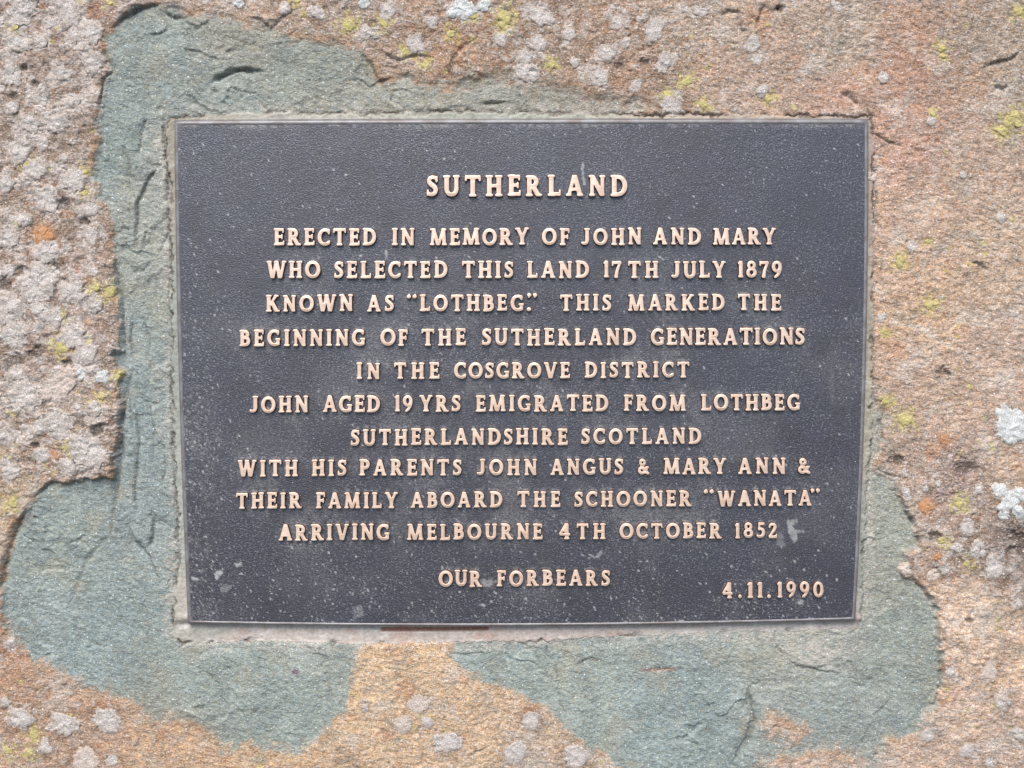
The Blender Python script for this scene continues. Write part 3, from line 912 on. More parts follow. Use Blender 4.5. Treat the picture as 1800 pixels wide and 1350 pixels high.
stain = sstep(0.05, 0.4, fbm(U, V, 80, 161, 5, 0.66)) * 0.5
t_ch = blend(t_ch, stain, lin((166, 162, 144)))
t_ch = blend(t_ch, sstep(0.12, 0.42, fbm(U, V, 48, 163, 5, 0.66)) * 0.4, lin((118, 130, 130)))
t_ch = blend(t_ch, sstep(0.26, 0.46, fbm(U, V, 18, 167, 4, 0.66)) * 0.35, lin((150, 128, 104)))
pale = sstep(0.25, 0.6, fbm(U * 0.7, V * 1.8, 40, 165, 4, 0.6)) * 0.35
t_ch = blend(t_ch, pale, lin((178, 184, 174)))
# cement smeared on the stone beside the plate
smear = sstep(-26, 2, mort + 22 * wob + 9 * wob2) * 0.55
near_br = np.maximum(0, 1 - np.hypot((U - 1440) / 110, (V - 1140) / 52))
smear = np.maximum(smear, 0.65 * sstep(0.15, 0.6, near_br + 0.5 * fbm(U * 0.5, V * 1.6, 30, 168, 4, 0.6)))
t_ch = blend(t_ch, smear * sstep(-0.3, 0.3, n18 + 0.1), lin((196, 186, 174)))
d, _, _ = line_dist(U + wob * 6, V + wob2 * 3, [(1128, 1179), (1160, 1177), (1186, 1175)])
t_ch = blend(t_ch, sstep(4.5, 1.5, d) * 0.8, lin((172, 138, 124)))
d = np.hypot((U - 520) / 8, (V - 1180) / 5)
t_ch = blend(t_ch, sstep(1.2, 0.6, d), lin((128, 104, 112)))
edge_rust = np.exp(-((chip_n + 3) / 7.0) ** 2) * sstep(0.0, 0.4, fbm(U, V, 50, 171, 3) + 0.12)
tint = t_cr * (1 - fresh[..., None]) + t_ch * fresh[..., None]
tint = blend(tint, edge_rust * 0.55, lin((176, 132, 92)))
tint = blend(tint, scar_shade * 0.45, lin((78, 76, 72)))  # groove shade painted into the tint along each scar
t_mo = lin(idw(U, V, [(310, 250, (160, 152, 138)), (308, 600, (156, 160, 150)), (312, 950, (164, 166, 156)), (318, 1060, (180, 174, 162)), (500, 1115, (200, 188, 178)),
                      (900, 1115, (196, 182, 172)), (1400, 1105, (192, 184, 176)), (500, 200, (176, 172, 160)), (900, 200, (168, 168, 154)), (1300, 203, (176, 160, 144)), (1530, 300, (166, 150, 136)), (1530, 700, (164, 156, 140)),
                      (1522, 1000, (150, 152, 142)), (1500, 1104, (176, 168, 160))], 4))
t_mo = t_mo * (1 + 0.22 * n18 + 0.2 * n7)[..., None]
foot_m = sstep(1060, 1100, V)
pink = foot_m * sstep(0.05, 0.4, fbm(U * 0.35, V, 26, 175, 4)) * 0.6
t_mo = blend(t_mo, pink, lin((190, 160, 146)))
t_mo = blend(t_mo, sstep(0.2, 0.45, fbm(U * 0.4, V, 20, 178, 4)) * (0.2 + 0.4 * foot_m), lin((222, 216, 208)))
d, _, _ = line_dist(U, V, [(672, 1107), (760, 1107), (856, 1106)])
t_mo = blend(t_mo, sstep(4.2, 2.6, d), lin((150, 112, 94)))
H_extra = sstep(4.2, 2.6, d)
Z -= 0.0012 * H_extra
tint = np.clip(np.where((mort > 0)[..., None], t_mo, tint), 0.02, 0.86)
tint = blend(tint, joint * 0.65, lin((96, 84, 74)))

verts = np.stack([X, Y, Z], -1).reshape(-1, 3)
idx = np.arange(NU * NV).reshape(NU, NV)
quads = np.stack([idx[:-1, :-1], idx[:-1, 1:], idx[1:, 1:], idx[1:, :-1]], -1)[..., ::-1]
quads = quads.reshape(-1, 4)[:, [0, 1, 2, 3]]


def centre(a):
    return (a[:-1, :-1] + a[1:, :-1] + a[:-1, 1:] + a[1:, 1:]).reshape(-1) / 4


f_mort = centre(mort) > 0
f_fresh = (centre(chip_n) > 0) & ~f_mort
f_crust = ~f_mort & ~f_fresh
tint_f, fresh_f = tint.reshape(-1, 3), fresh.reshape(-1)


def sub_mesh(name, mask, mat, extra_v=None, extra_f=None):
    q = quads[mask]
    used, inv = np.unique(q, return_inverse=True)
    q = inv.reshape(q.shape)
    v, tt, ff = verts[used], tint_f[used], fresh_f[used]
    faces = [q]
    if extra_v is not None:
        base = len(v)
        remap = -np.ones(NU * NV, int)
        remap[used] = np.arange(len(used))
        ex = np.where(extra_f >= 0, extra_f + base, remap[-extra_f - 1])
        v = np.concatenate([v, extra_v])
        tt = np.concatenate([tt, np.tile(tint_f.mean(0) * 0.8, (len(extra_v), 1))])
        ff = np.concatenate([ff, np.zeros(len(extra_v))])
        faces.append(ex)
    return new_mesh(name, v, faces, [mat], attrs={"tint": tt, "fresh": ff})


def boundary_skirt(mask, depth):
    """side walls below the outline of a set of faces (new vertices >= 0, old ones as -1 - index)"""
    q = quads[mask]
    e = np.concatenate([q[:, [0, 1]], q[:, [1, 2]], q[:, [2, 3]], q[:, [3, 0]]])
    key = np.sort(e, 1)
    k = key[:, 0].astype(np.int64) * (NU * NV) + key[:, 1]
    _, first, cnt = np.unique(k, return_index=True, return_counts=True)
    be = e[first[cnt == 1]]
    bv, inv = np.unique(be, return_inverse=True)
    inv = inv.reshape(be.shape)
    low = verts[bv].copy()
    low[:, 2] = depth
    f = np.stack([-be[:, 1] - 1, -be[:, 0] - 1, inv[:, 0], inv[:, 1]], 1)
    return low, f


# back of the boulder: rings that close behind the face
ring = np.concatenate([idx[:-1, 0], idx[-1, :-1], idx[:0:-1, -1], idx[0, :0:-1]])
rv = verts[ring]
n = len(ring)
bv, bf = [], []
prev = -ring - 1
for k, (sh, dz) in enumerate([(1.03, -0.05), (1.04, -0.14), (1.0, -0.24), (0.88, -0.33), (0.6, -0.39), (0.25, -0.41)]):
    lump = 1 + 0.025 * np.sin(np.arange(n) / n * 2 * np.pi * 9 + k) + 0.018 * np.sin(np.arange(n) / n * 2 * np.pi * 23 + 2 * k)
    lay = np.stack([rv[:, 0] * sh * lump, rv[:, 1] * sh * lump, rv[:, 2] * (1 - k / 7) + dz], 1)
    cur = np.arange(n) + k * n
    bv.append(lay)
    bf.append(np.stack([prev, np.roll(prev, -1), np.roll(cur, -1), cur], 1))
    prev = cur
bv = np.concatenate(bv + [np.array([[0, 0, -0.415]])])
tip = len(bv) - 1
bf.append(np.stack([prev, np.roll(prev, -1), np.full(n, tip), np.full(n, tip)], 1))
bf_q = np.concatenate(bf[:-1])

boulder = empty("boulder", (0, float(Y.min()), -0.2))
tag(boulder, "weathered grey-green boulder, chipped flat around the bronze plaque and crusted with lichen", "boulder")
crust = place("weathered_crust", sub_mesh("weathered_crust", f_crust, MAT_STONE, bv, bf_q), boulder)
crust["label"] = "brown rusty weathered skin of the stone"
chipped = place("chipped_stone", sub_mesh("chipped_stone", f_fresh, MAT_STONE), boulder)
chipped["label"] = "fresh grey-green chiselled stone around the plaque"
sv, sf = boundary_skirt(f_mort, -0.014)
mortar = place("mortar_bed", sub_mesh("mortar_bed", f_mort, MAT_MORTAR, sv, sf))
tag(mortar, "thin bed of pale pinkish cement mortar showing round the edges of the bronze plaque", "mortar")


def surface_z(u, v):
    """height of the stone at photograph positions"""
    iu = np.clip(np.searchsorted(UA, u) - 1, 0, NU - 2)
    iv = np.clip(np.searchsorted(VA, v) - 1, 0, NV - 2)
    fu = np.clip((u - UA[iu]) / (UA[iu + 1] - UA[iu]), 0, 1)
    fv = np.clip((v - VA[iv]) / (VA[iv + 1] - VA[iv]), 0, 1)
    return ((Z[iu, iv] * (1 - fu) + Z[iu + 1, iv] * fu) * (1 - fv)
            + (Z[iu, iv + 1] * (1 - fu) + Z[iu + 1, iv + 1] * fu) * fv)


# ------------------------------------------------------------------ letters: strokes -> distance field -> outline -> raised glyph
SW, TW, SE, SH = 0.225, 0.16, 0.075, 0.085      # stem, thin stroke, serif reach, serif height (cap height = 1)
GSTEP = 0.02


class Glyph:
    def __init__(self, width):
        self.w = width
        gx = np.arange(-0.2, width + 0.2, GSTEP)
        gy = np.arange(-0.25, 1.25, GSTEP)
        self.gx, self.gy = gx, gy
        self.X, self.Y = np.meshgrid(gx, gy, indexing='ij')
        self.d = np.full(self.X.shape, 9.0)

    def add(self, d, k=0.045):
        a, b = self.d, d
        h = np.clip(0.5 + 0.5 * (b - a) / k, 0, 1)
        self.d = b * (1 - h) + a * h - k * h * (1 - h)
        return self

    def cut(self, d):
        self.d = np.maximum(self.d, -d)
        return self

    def box(self, x0, y0, x1, y1, k=0.045):
        cx, cy = (x0 + x1) / 2, (y0 + y1) / 2
        qx, qy = np.abs(self.X - cx) - abs(x1 - x0) / 2, np.abs(self.Y - cy) - abs(y1 - y0) / 2
        d = np.hypot(np.maximum(qx, 0), np.maximum(qy, 0)) + np.minimum(np.maximum(qx, qy), 0)
        return self.add(d, k)

    def seg(self, x0, y0, x1, y1, w0, w1=None, ext=0.0, clip=True, k=0.03):
        w1 = w0 if w1 is None else w1
        L = math.hypot(x1 - x0, y1 - y0)
        ex, ey = (x1 - x0) / L, (y1 - y0) / L
        a = (self.X - x0) * ex + (self.Y - y0) * ey
        p = (self.X - x0) * -ey + (self.Y - y0) * ex
        w = w0 + (w1 - w0) * np.clip(a / L, 0, 1)
        d = np.maximum(np.abs(p) - w / 2, np.maximum(-a - ext, a - L - ext))
        if clip:
            d = np.maximum(d, np.maximum(-self.Y, self.Y - 1))
        return self.add(d, k)

    def path(self, pts, k=0.03):
        """round stroke along points (x, y, width)"""
        P = np.array(pts, float)
        q = []
        for a, b in zip(P[:-1], P[1:]):
            m = max(2, int(np.hypot(*(b - a)[:2]) / 0.012))
            q.append(a + (b - a) * np.linspace(0, 1, m, endpoint=False)[:, None])
        q = np.concatenate(q + [P[-1:]])
        d = np.full(self.X.shape, 9.0)
        for x, y, w in q:
            d = np.minimum(d, np.hypot(self.X - x, self.Y - y) - w / 2)
        return self.add(d, k)

    def ring(self, cx, cy, rx, ry, a0=0, a1=360, wv=SW, wh=TW):
        t = np.radians(np.linspace(a0, a1, 90))
        return self.path([(cx + rx * math.cos(a), cy + ry * math.sin(a), wh + (wv - wh) * abs(math.cos(a)) ** 1.4) for a in t])

    def stem(self, x, y0=0.0, y1=1.0, w=SW, foot=True, head=True, fl=1, fr=1, hl=1, hr=1):
        self.box(x - w / 2, y0, x + w / 2, y1)
        if foot:
            self.box(x - w / 2 - SE * fl, y0, x + w / 2 + SE * fr, y0 + SH)
        if head:
            self.box(x - w / 2 - SE * hl, y1 - SH, x + w / 2 + SE * hr, y1)
        return self

    def foot(self, x, half, y=0.0):
        return self.box(x - half, y, x + half, y + SH)

    def head(self, x, half):
        return self.box(x - half, 1 - SH, x + half, 1)


def bowl(g, x0, xc, yt, yb, rx):
    cy, ry = (yt + yb) / 2, (yt - yb) / 2
    pts = [(x0, yt, TW)]
    for a in np.linspace(90, -90, 40):
        r = math.radians(a)
        pts.append((xc + rx * math.cos(r), cy + ry * math.sin(r), TW + (SW - TW) * abs(math.cos(r)) ** 1.3))
    pts.append((x0, yb, TW))
    return g.path(pts)


def build_glyphs():
    G = {}

    def new(ch, w):
        G[ch] = Glyph(w)
        return G[ch]
    for ch in ("A", "A*"):
        g = new(ch, 0.94)
        g.seg(0.15, -0.05, 0.45, 1.02, 0.165).seg(0.79, -0.05, 0.47, 1.02, 0.225)
        g.box(0.26, 0.26, 0.68, 0.38).foot(0.16, 0.145).foot(0.77, 0.16)
        if ch == "A*":
            g.path([(0.46, 0.75, 0.2), (0.46, 0.42, 0.3)])
    g = new("B", 0.74).stem(0.2)
    bowl(g, 0.2, 0.38, 0.92, 0.53, 0.18)
    bowl(g, 0.2, 0.40, 0.53, 0.08, 0.22)
    g = new("C", 0.84).ring(0.47, 0.5, 0.36, 0.43, 52, 308)
    g.seg(0.72, 0.66, 0.735, 0.97, 0.085, 0.10).seg(0.69, 0.86, 0.60, 0.90, 0.15, clip=False).path([(0.69, 0.16, 0.16), (0.76, 0.24, 0.09)])
    g = new("D", 0.88).stem(0.2)
    bowl(g, 0.2, 0.38, 0.925, 0.075, 0.375)
    g = new("E", 0.70).stem(0.2).box(0.2, 0.86, 0.64, 1).box(0.2, 0.44, 0.56, 0.575).box(0.2, 0, 0.66, 0.145)
    g.seg(0.61, 1.0, 0.615, 0.74, 0.10, 0.075).seg(0.54, 0.36, 0.54, 0.655, 0.075).seg(0.63, 0, 0.65, 0.26, 0.10, 0.075)
    g = new("F", 0.68).stem(0.2).box(0.2, 0.86, 0.62, 1).box(0.2, 0.43, 0.54, 0.565)
    g.seg(0.59, 1.0, 0.60, 0.72, 0.10, 0.075).seg(0.52, 0.35, 0.52, 0.64, 0.075)
    g = new("G", 0.88).ring(0.47, 0.5, 0.36, 0.43, 50, 300)
    g.seg(0.72, 0.68, 0.735, 0.97, 0.085, 0.10).seg(0.69, 0.87, 0.60, 0.90, 0.15, clip=False)
    g.box(0.62, 0.06, 0.82, 0.44).box(0.53, 0.37, 0.87, 0.46).path([(0.5, 0.075, 0.16), (0.70, 0.10, 0.15)])
    g = new("H", 0.90).stem(0.2).stem(0.70).box(0.2, 0.435, 0.70, 0.57)
    new("I", 0.40).stem(0.2)
    g = new("J", 0.56).stem(0.38, 0.25, 1.0, foot=False).path([(0.38, 0.4, SW), (0.38, 0.27, 0.21), (0.34, 0.15, 0.19), (0.25, 0.085, 0.16), (0.15, 0.08, 0.14), (0.06, 0.12, 0.13)])
    g = new("K", 0.90).stem(0.2).seg(0.28, 0.42, 0.72, 1.02, 0.15).seg(0.38, 0.62, 0.76, -0.04, 0.225).foot(0.77, 0.15).head(0.70, 0.15)
    g = new("L", 0.70).stem(0.2).box(0.2, 0, 0.66, 0.15).seg(0.63, 0, 0.655, 0.28, 0.10, 0.075)
    g = new("M", 1.16).seg(0.17, -0.05, 0.25, 1.02, 0.17).seg(0.99, -0.05, 0.91, 1.02, 0.225)
    g.seg(0.25, 1.03, 0.57, -0.03, 0.215).seg(0.91, 1.03, 0.59, -0.03, 0.165)
    g.foot(0.17, 0.15).foot(0.99, 0.165).head(0.20, 0.16).head(0.96, 0.16)
    g = new("N", 0.94).seg(0.2, 0, 0.2, 1, 0.165).seg(0.75, 0, 0.75, 1, 0.165).seg(0.17, 1.04, 0.77, -0.02, 0.225).foot(0.2, 0.15).head(0.15, 0.13).head(0.75, 0.15)
    new("O", 0.95).ring(0.475, 0.5, 0.365, 0.43)
    g = new("P", 0.72).stem(0.2)
    bowl(g, 0.2, 0.37, 0.925, 0.46, 0.215)
    g = new("R", 0.86).stem(0.2)
    bowl(g, 0.2, 0.37, 0.925, 0.49, 0.205)
    g.seg(0.37, 0.54, 0.72, -0.04, 0.225).foot(0.74, 0.14)
    g = new("S", 0.66)
    cp = [(0.56, 0.78, .10), (0.51, 0.87, .12), (0.42, 0.92, .145), (0.31, 0.925, .15), (0.20, 0.88, .17), (0.155, 0.78, .19), (0.175, 0.67, .21), (0.26, 0.585, .22),
          (0.37, 0.51, .225), (0.47, 0.425, .22), (0.515, 0.32, .21), (0.49, 0.20, .19), (0.41, 0.11, .165), (0.30, 0.075, .15), (0.19, 0.09, .14), (0.10, 0.16, .11)]
    g.path(cp).seg(0.555, 0.68, 0.56, 0.97, 0.08, 0.10).seg(0.105, 0.31, 0.09, 0.03, 0.08, 0.10)
    g = new("T", 0.84).stem(0.42, head=False).box(0.05, 0.86, 0.79, 1).seg(0.075, 1, 0.05, 0.74, 0.11, 0.08).seg(0.765, 1, 0.79, 0.74, 0.11, 0.08)
    g = new("U", 0.90).stem(0.2, 0.35, 1, foot=False).stem(0.71, 0.35, 1, w=0.19, foot=False)
    g.path([(0.2 + 0.255 - 0.255 * math.cos(math.radians(a)), 0.36 - 0.285 * math.sin(math.radians(a)), TW + (0.21 - TW) * abs(math.cos(math.radians(a)))) for a in np.linspace(0, 180, 50)])
    g = new("V", 0.94).seg(0.16, 1.05, 0.46, -0.02, 0.225).seg(0.79, 1.05, 0.49, -0.02, 0.165).head(0.16, 0.155).head(0.78, 0.145)
    g = new("W", 1.28).seg(0.15, 1.05, 0.37, -0.02, 0.215).seg(0.62, 1.0, 0.40, -0.02, 0.165).seg(0.62, 1.05, 0.85, -0.02, 0.215).seg(1.12, 1.05, 0.88, -0.02, 0.165)
    g.head(0.16, 0.15).head(0.62, 0.13).head(1.12, 0.14)
    g = new("Y", 0.90).seg(0.15, 1.04, 0.45, 0.42, 0.215).seg(0.76, 1.04, 0.46, 0.42, 0.16).box(0.45 - SW / 2, 0, 0.45 + SW / 2, 0.5).foot(0.45, 0.19).head(0.15, 0.15).head(0.75, 0.14)
    g = new("&", 0.84)
    g.path([(0.72, 0.42, .10), (0.66, 0.27, .12), (0.55, 0.14, .145), (0.40, 0.08, .155), (0.25, 0.09, .165), (0.15, 0.19, .18), (0.17, 0.32, .18), (0.29, 0.45, .16), (0.43, 0.58, .15),
            (0.53, 0.70, .155), (0.52, 0.82, .155), (0.43, 0.91, .14), (0.31, 0.915, .14), (0.23, 0.83, .16), (0.235, 0.71, .165), (0.33, 0.54, .18), (0.48, 0.33, .2), (0.62, 0.16, .2), (0.74, 0.07, .17), (0.80, 0.06, .13)])
    g.box(0.57, 0.40, 0.83, 0.48)
    g = new("0", 0.72).ring(0.36, 0.5, 0.245, 0.43, wv=0.2, wh=0.14)
    g = new("1", 0.44).stem(0.24, w=0.22, head=False, fl=0.7, fr=0.7).path([(0.20, 0.93, .13), (0.10, 0.86, .10)])
    g = new("2", 0.68).path([(0.11, 0.74, .13), (0.15, 0.86, .13), (0.27, 0.925, .14), (0.40, 0.91, .165), (0.50, 0.82, .19), (0.505, 0.70, .2), (0.43, 0.53, .18), (0.28, 0.33, .15), (0.12, 0.12, .13)])
    g.box(0.07, 0, 0.60, 0.155).seg(0.57, 0, 0.61, 0.27, 0.09, 0.08)
    g = new("4", 0.72).seg(0.48, 0, 0.48, 1, 0.2).seg(0.05, 0.32, 0.44, 1.0, 0.14).box(0.03, 0.24, 0.68, 0.375).foot(0.48, 0.16).head(0.45, 0.10)
    g.path([(0.33, 0.50, 0.10), (0.36, 0.62, 0.06)])
    g = new("5", 0.66).box(0.17, 0.85, 0.56, 1).seg(0.18, 0.55, 0.20, 1, 0.12).path([(0.17, 0.56, .13), (0.30, 0.61, .15), (0.43, 0.55, .18), (0.50, 0.42, .2), (0.49, 0.26, .2), (0.40, 0.12, .17), (0.27, 0.075, .15), (0.14, 0.09, .14), (0.07, 0.15, .12)])
    g = new("7", 0.68).box(0.07, 0.85, 0.62, 1).seg(0.07, 1, 0.06, 0.72, 0.10, 0.08).path([(0.56, 0.93, .13), (0.44, 0.66, .16), (0.34, 0.38, .19), (0.30, 0.10, .21)]).seg(0.30, 0.12, 0.295, -0.02, 0.21)
    g = new("8", 0.70).ring(0.35, 0.735, 0.185, 0.195, wv=0.17, wh=0.14).ring(0.35, 0.29, 0.225, 0.225, wv=0.2, wh=0.14)
    g = new("9", 0.70).ring(0.34, 0.66, 0.215, 0.275, wv=0.2, wh=0.14)
    g.path([(0.555, 0.66, .19), (0.55, 0.50, .19), (0.50, 0.33, .18), (0.40, 0.16, .16), (0.27, 0.05, .14), (0.24, 0.03, .12)])
    new(".", 0.26).path([(0.13, 0.09, 0.22), (0.131, 0.09, 0.22)])
    new("{", 0.62).path([(0.15, 0.92, .20), (0.16, 0.93, .2)]).path([(0.13, 0.96, .13), (0.19, 1.06, .06)]).path([(0.46, 0.92, .20), (0.47, 0.93, .2)]).path([(0.44, 0.96, .13), (0.50, 1.06, .06)])
    new("}", 0.62).path([(0.15, 1.0, .20), (0.16, 1.0, .2)]).path([(0.18, 0.96, .13), (0.12, 0.84, .06)]).path([(0.46, 1.0, .20), (0.47, 1.0, .2)]).path([(0.49, 0.96, .13), (0.43, 0.84, .06)])
    return G


def smooth_field(d):
    for _ in range(2):
        p = np.pad(d, 1, mode='edge')
        d = (p[:-2, 1:-1] + p[2:, 1:-1] + p[1:-1, :-2] + p[1:-1, 2:] + 2 * d) / 6
    return d


def contours(d, gx, gy):
    """closed loops of the zero line of d (inside negative), by marching squares"""
    nx, ny = d.shape
    nxt = {}
    pos = {}

    def edge(i, j, horiz):
        key = (i, j, horiz)
        if key not in pos:
            a = d[i, j]
            b = d[i + 1, j] if horiz else d[i, j + 1]
            t = a / (a - b)
            pos[key] = ((gx[i] + t * GSTEP, gy[j]) if horiz else (gx[i], gy[j] + t * GSTEP))
        return key
    s = d < 0
    for i in range(nx - 1):
        col = s[i:i + 2]
        act = np.nonzero((col[0, :-1] != col[0, 1:]) | (col[1, :-1] != col[1, 1:]) | (col[0, :-1] != col[1, :-1]))[0]
        for j in act:
            c = (s[i, j], s[i + 1, j], s[i + 1, j + 1], s[i, j + 1])
            E = [(i, j, True), (i + 1, j, False), (i, j + 1, True), (i, j, False)]
            ins, outs = [], []
            for k in range(4):          # walk round the cell: leaving the inside / entering it
                a, b = c[k], c[(k + 1) % 4]
                if a and not b:
                    outs.append(E[k])
                elif b and not a:
                    ins.append(E[k])
            if len(ins) == 1:
                nxt[edge(*outs[0])] = edge(*ins[0])
            elif len(ins) == 2:
                for o in outs:
                    k = E.index(o)
                    for q in range(1, 4):
                        if E[(k + q) % 4] in ins:
                            nxt[edge(*o)] = edge(*E[(k + q) % 4])
                            break
    loops = []
    left = set(nxt)
    while left:
        st = left.pop()
        lp = [st]
        cur = nxt.get(st)
        while cur is not None and cur != st:
            lp.append(cur)
            left.discard(cur)
            cur = nxt.get(cur)
        if len(lp) > 8:
            loops.append(np.array([pos[k] for k in lp]))
    return loops


def resample(lp, step):
    p = np.concatenate([lp, lp[:1]])
    L = np.concatenate([[0], np.cumsum(np.hypot(*np.diff(p, axis=0).T))])
    m = max(10, int(L[-1] / step))
    t = np.linspace(0, L[-1], m, endpoint=False)
    return np.stack([np.interp(t, L, p[:, 0]), np.interp(t, L, p[:, 1])], 1)


LETTER_H = 0.0020
BEVEL = 0.016


def glyph_mesh(g):
    """unit glyph: verts (x, y in cap heights, z in metres), triangles / quads with material 0 = face, 1 = side"""
    d = smooth_field(g.d)
    g.field = d
    loops = [resample(l, 0.033) for l in contours(d, g.gx, g.gy)]
    V, Q, T = [], [], []
    caps = []
    off = 0
    for lp in loops:
        t = np.roll(lp, -1, 0) - np.roll(lp, 1, 0)
        nrm = np.stack([t[:, 1], -t[:, 0]], 1) / (np.hypot(*t.T)[:, None] + 1e-9)
        # normals must point away from the inside: test with the field
        mid = lp + nrm * 0.02
        ii = np.clip(((mid[:, 0] - g.gx[0]) / GSTEP).round().astype(int), 0, d.shape[0] - 1)
        jj = np.clip(((mid[:, 1] - g.gy[0]) / GSTEP).round().astype(int), 0, d.shape[1] - 1)
        if d[ii, jj].mean() < 0:
            nrm = -nrm
        n = len(lp)
        rings = [(0.05, -0.0004), (0.024, LETTER_H * 0.66), (0.016, LETTER_H * 0.90), (0.016 - BEVEL * 0.45, LETTER_H * 0.98), (0.016 - BEVEL, LETTER_H)]
        for o, z in rings:
            V.append(np.c_[lp + nrm * o, np.full(n, z)])
        a = np.arange(n)
        b = np.roll(a, -1)
        for k in range(len(rings) - 1):
            r0, r1 = off + k * n, off + (k + 1) * n
            q = np.stack([r0 + a, r0 + b, r1 + b, r1 + a], 1)
            Q.append((q, 1 if k < 2 else 0, lp, nrm))
        caps.append((off + (len(rings) - 1) * n, lp + nrm * (0.016 - BEVEL)))
        off += len(rings) * n
    tri = tessellate_polygon([[Vector((p[0], p[1], 0)) for p in c[1]] for c in caps])
    flat = np.concatenate([np.arange(c[0], c[0] + len(c[1])) for c in caps])
    T = flat[np.array([t for t in tri], int)]
    V = np.concatenate(V)
    # wind outwards
    e1, e2 = V[T[:, 1]] - V[T[:, 0]], V[T[:, 2]] - V[T[:, 0]]
    cz = e1[:, 0] * e2[:, 1] - e1[:, 1] * e2[:, 0]
    T[cz < 0] = T[cz < 0][:, ::-1]
    qs, qm = [], []
    for q, m, lp, nrm in Q:
        a = V[q[:, 1]] - V[q[:, 0]]
        # outward for one edge: cross(edge, up) should agree with the normal
        out = np.stack([a[:, 1], -a[:, 0]], 1)
        if (out * nrm).sum() < 0:
            q = q[:, ::-1]
        qs.append(q)
        qm.append(np.full(len(q), m))
    return V, np.concatenate(qs), np.concatenate(qm), T


GLYPHS = build_glyphs()
GM = {k: glyph_mesh(g) for k, g in GLYPHS.items()}

# every line: cap top and baseline at its first and last x, then words with the x they span.
# "{" and "}" are the raised quotation marks, "A*" an A whose counter the casting has filled.
LINES = [
    ("heading line of larger raised letters", (309.5, 345.5), (309.0, 344.5), [("SUTHERLAND", 750, 1102)]),
    (None, (402.3, 431.5), (402.0, 430.0), [("ERECTED", 482, 662), ("IN", 689, 729), ("MEMORY", 755.5, 930), ("OF", 952, 1001), ("JOHN", 1021, 1127), ("AND", 1147, 1231.5), ("MARY", 1252, 1363)]),
    (None, (459.8, 489.0), (459.5, 488.0), [("WHO", 469.5, 564), ("SELECTED", 588, 787), ("THIS", 812, 903), ("LAND", 926, 1035), ("17", 1060, 1092), ("TH", 1103, 1157), ("JULY", 1179, 1275.5), ("1879", 1295.5, 1373)]),
    (None, (518.8, 547.2), (518.0, 545.5), [("KNOWN", 468, 621), ("AS", 645.5, 693), ("{", 715, 734), ("LOTHBEG", 738, 921), (".", 925.5, 934), ("}", 926, 944.5), ("THIS", 984, 1074), ("MARKED", 1103, 1273), ("THE", 1295.5, 1372)]),
    (None, (579.8, 608.0), (576.5, 605.5), [("BEGINNING", 422, 643), ("OF", 669, 718), ("THE", 741, 819.5), ("SUTHERLAND", 847, 1118), ("GENERATIONS", 1143, 1413)]),
    (None, (637.8, 665.6), (636.5, 663.3), [("IN", 627, 669), ("THE", 693, 773), ("COSGROVE", 798, 1002), ("DISTRICT", 1027, 1211)]),
    (None, (696.3, 724.6), (692.7, 720.0), [("JOHN", 439.5, 543), ("AGED", 568, 669), ("19", 694, 726), ("YRS", 737, 810), ("EMIGRATED", 836, 1069), ("FROM", 1095.5, 1205.5), ("LOTHBEG", 1231, 1405.5)]),
    (None, (754.0, 782.2), (752.0, 779.0), [("SUTHERLANDSHIRE", 617, 998), ("SCOTLAND", 1021, 1232)]),
    (None, (808.5, 836.3), (804.5, 831.5), [("WITH", 419, 525), ("HIS", 548.5, 610), ("PARENTS", 632, 812), ("JOHN", 838, 944), ("ANGUS", 967, 1095), ("&", 1120.5, 1141), ("MARY", 1165, 1276), ("ANN", 1296, 1379), ("&", 1401, 1423)]),
    (None, (866.0, 893.0), (861.0, 887.5), [("THEIR", 416, 531.5), ("FAMILY", 556, 700), ("ABOARD", 722, 883), ("THE", 909, 985), ("SCHOONER", 1009, 1215), ("{", 1235.5, 1253.5), (["W", "A*", "N", "A", "T", "A"], 1260, 1425.5), ("}", 1423, 1440)]),
    (None, (921.5, 949.0), (918.0, 944.3), [(["A*", "R", "R", "I", "V", "I", "N", "G"], 490.5, 685.5), ("MELBOURNE", 715.5, 954), ("4", 982, 1002.5), ("TH", 1013, 1064.5), ("OCTOBER", 1088, 1268), ("1852", 1290.5, 1365)]),
    ("short line naming the forbears near the bottom", (1002.2, 1029.5), (1001.2, 1028.0), [("OUR", 771, 848), ("FORBEARS", 873, 1072)]),
    ("date of raised numerals in the bottom corner", (1023.5, 1050.3), (1021.0, 1048.0), [("4", 1268.5, 1287), (".", 1296.5, 1303), ("1", 1312, 1323), ("1", 1329.5, 1340), (".", 1347, 1354), ("1990", 1364.5, 1446)]),
]

PLAQUE_LOW = to_face(*plate_px(0.5, 1.0), 0.0)
plaque = empty("memorial_plaque", (float(PLAQUE_LOW[0]), float(PLAQUE_LOW[1]), -0.006))
tag(plaque, "dark bronze memorial plaque with raised copper-coloured lettering set into the boulder", "plaque")

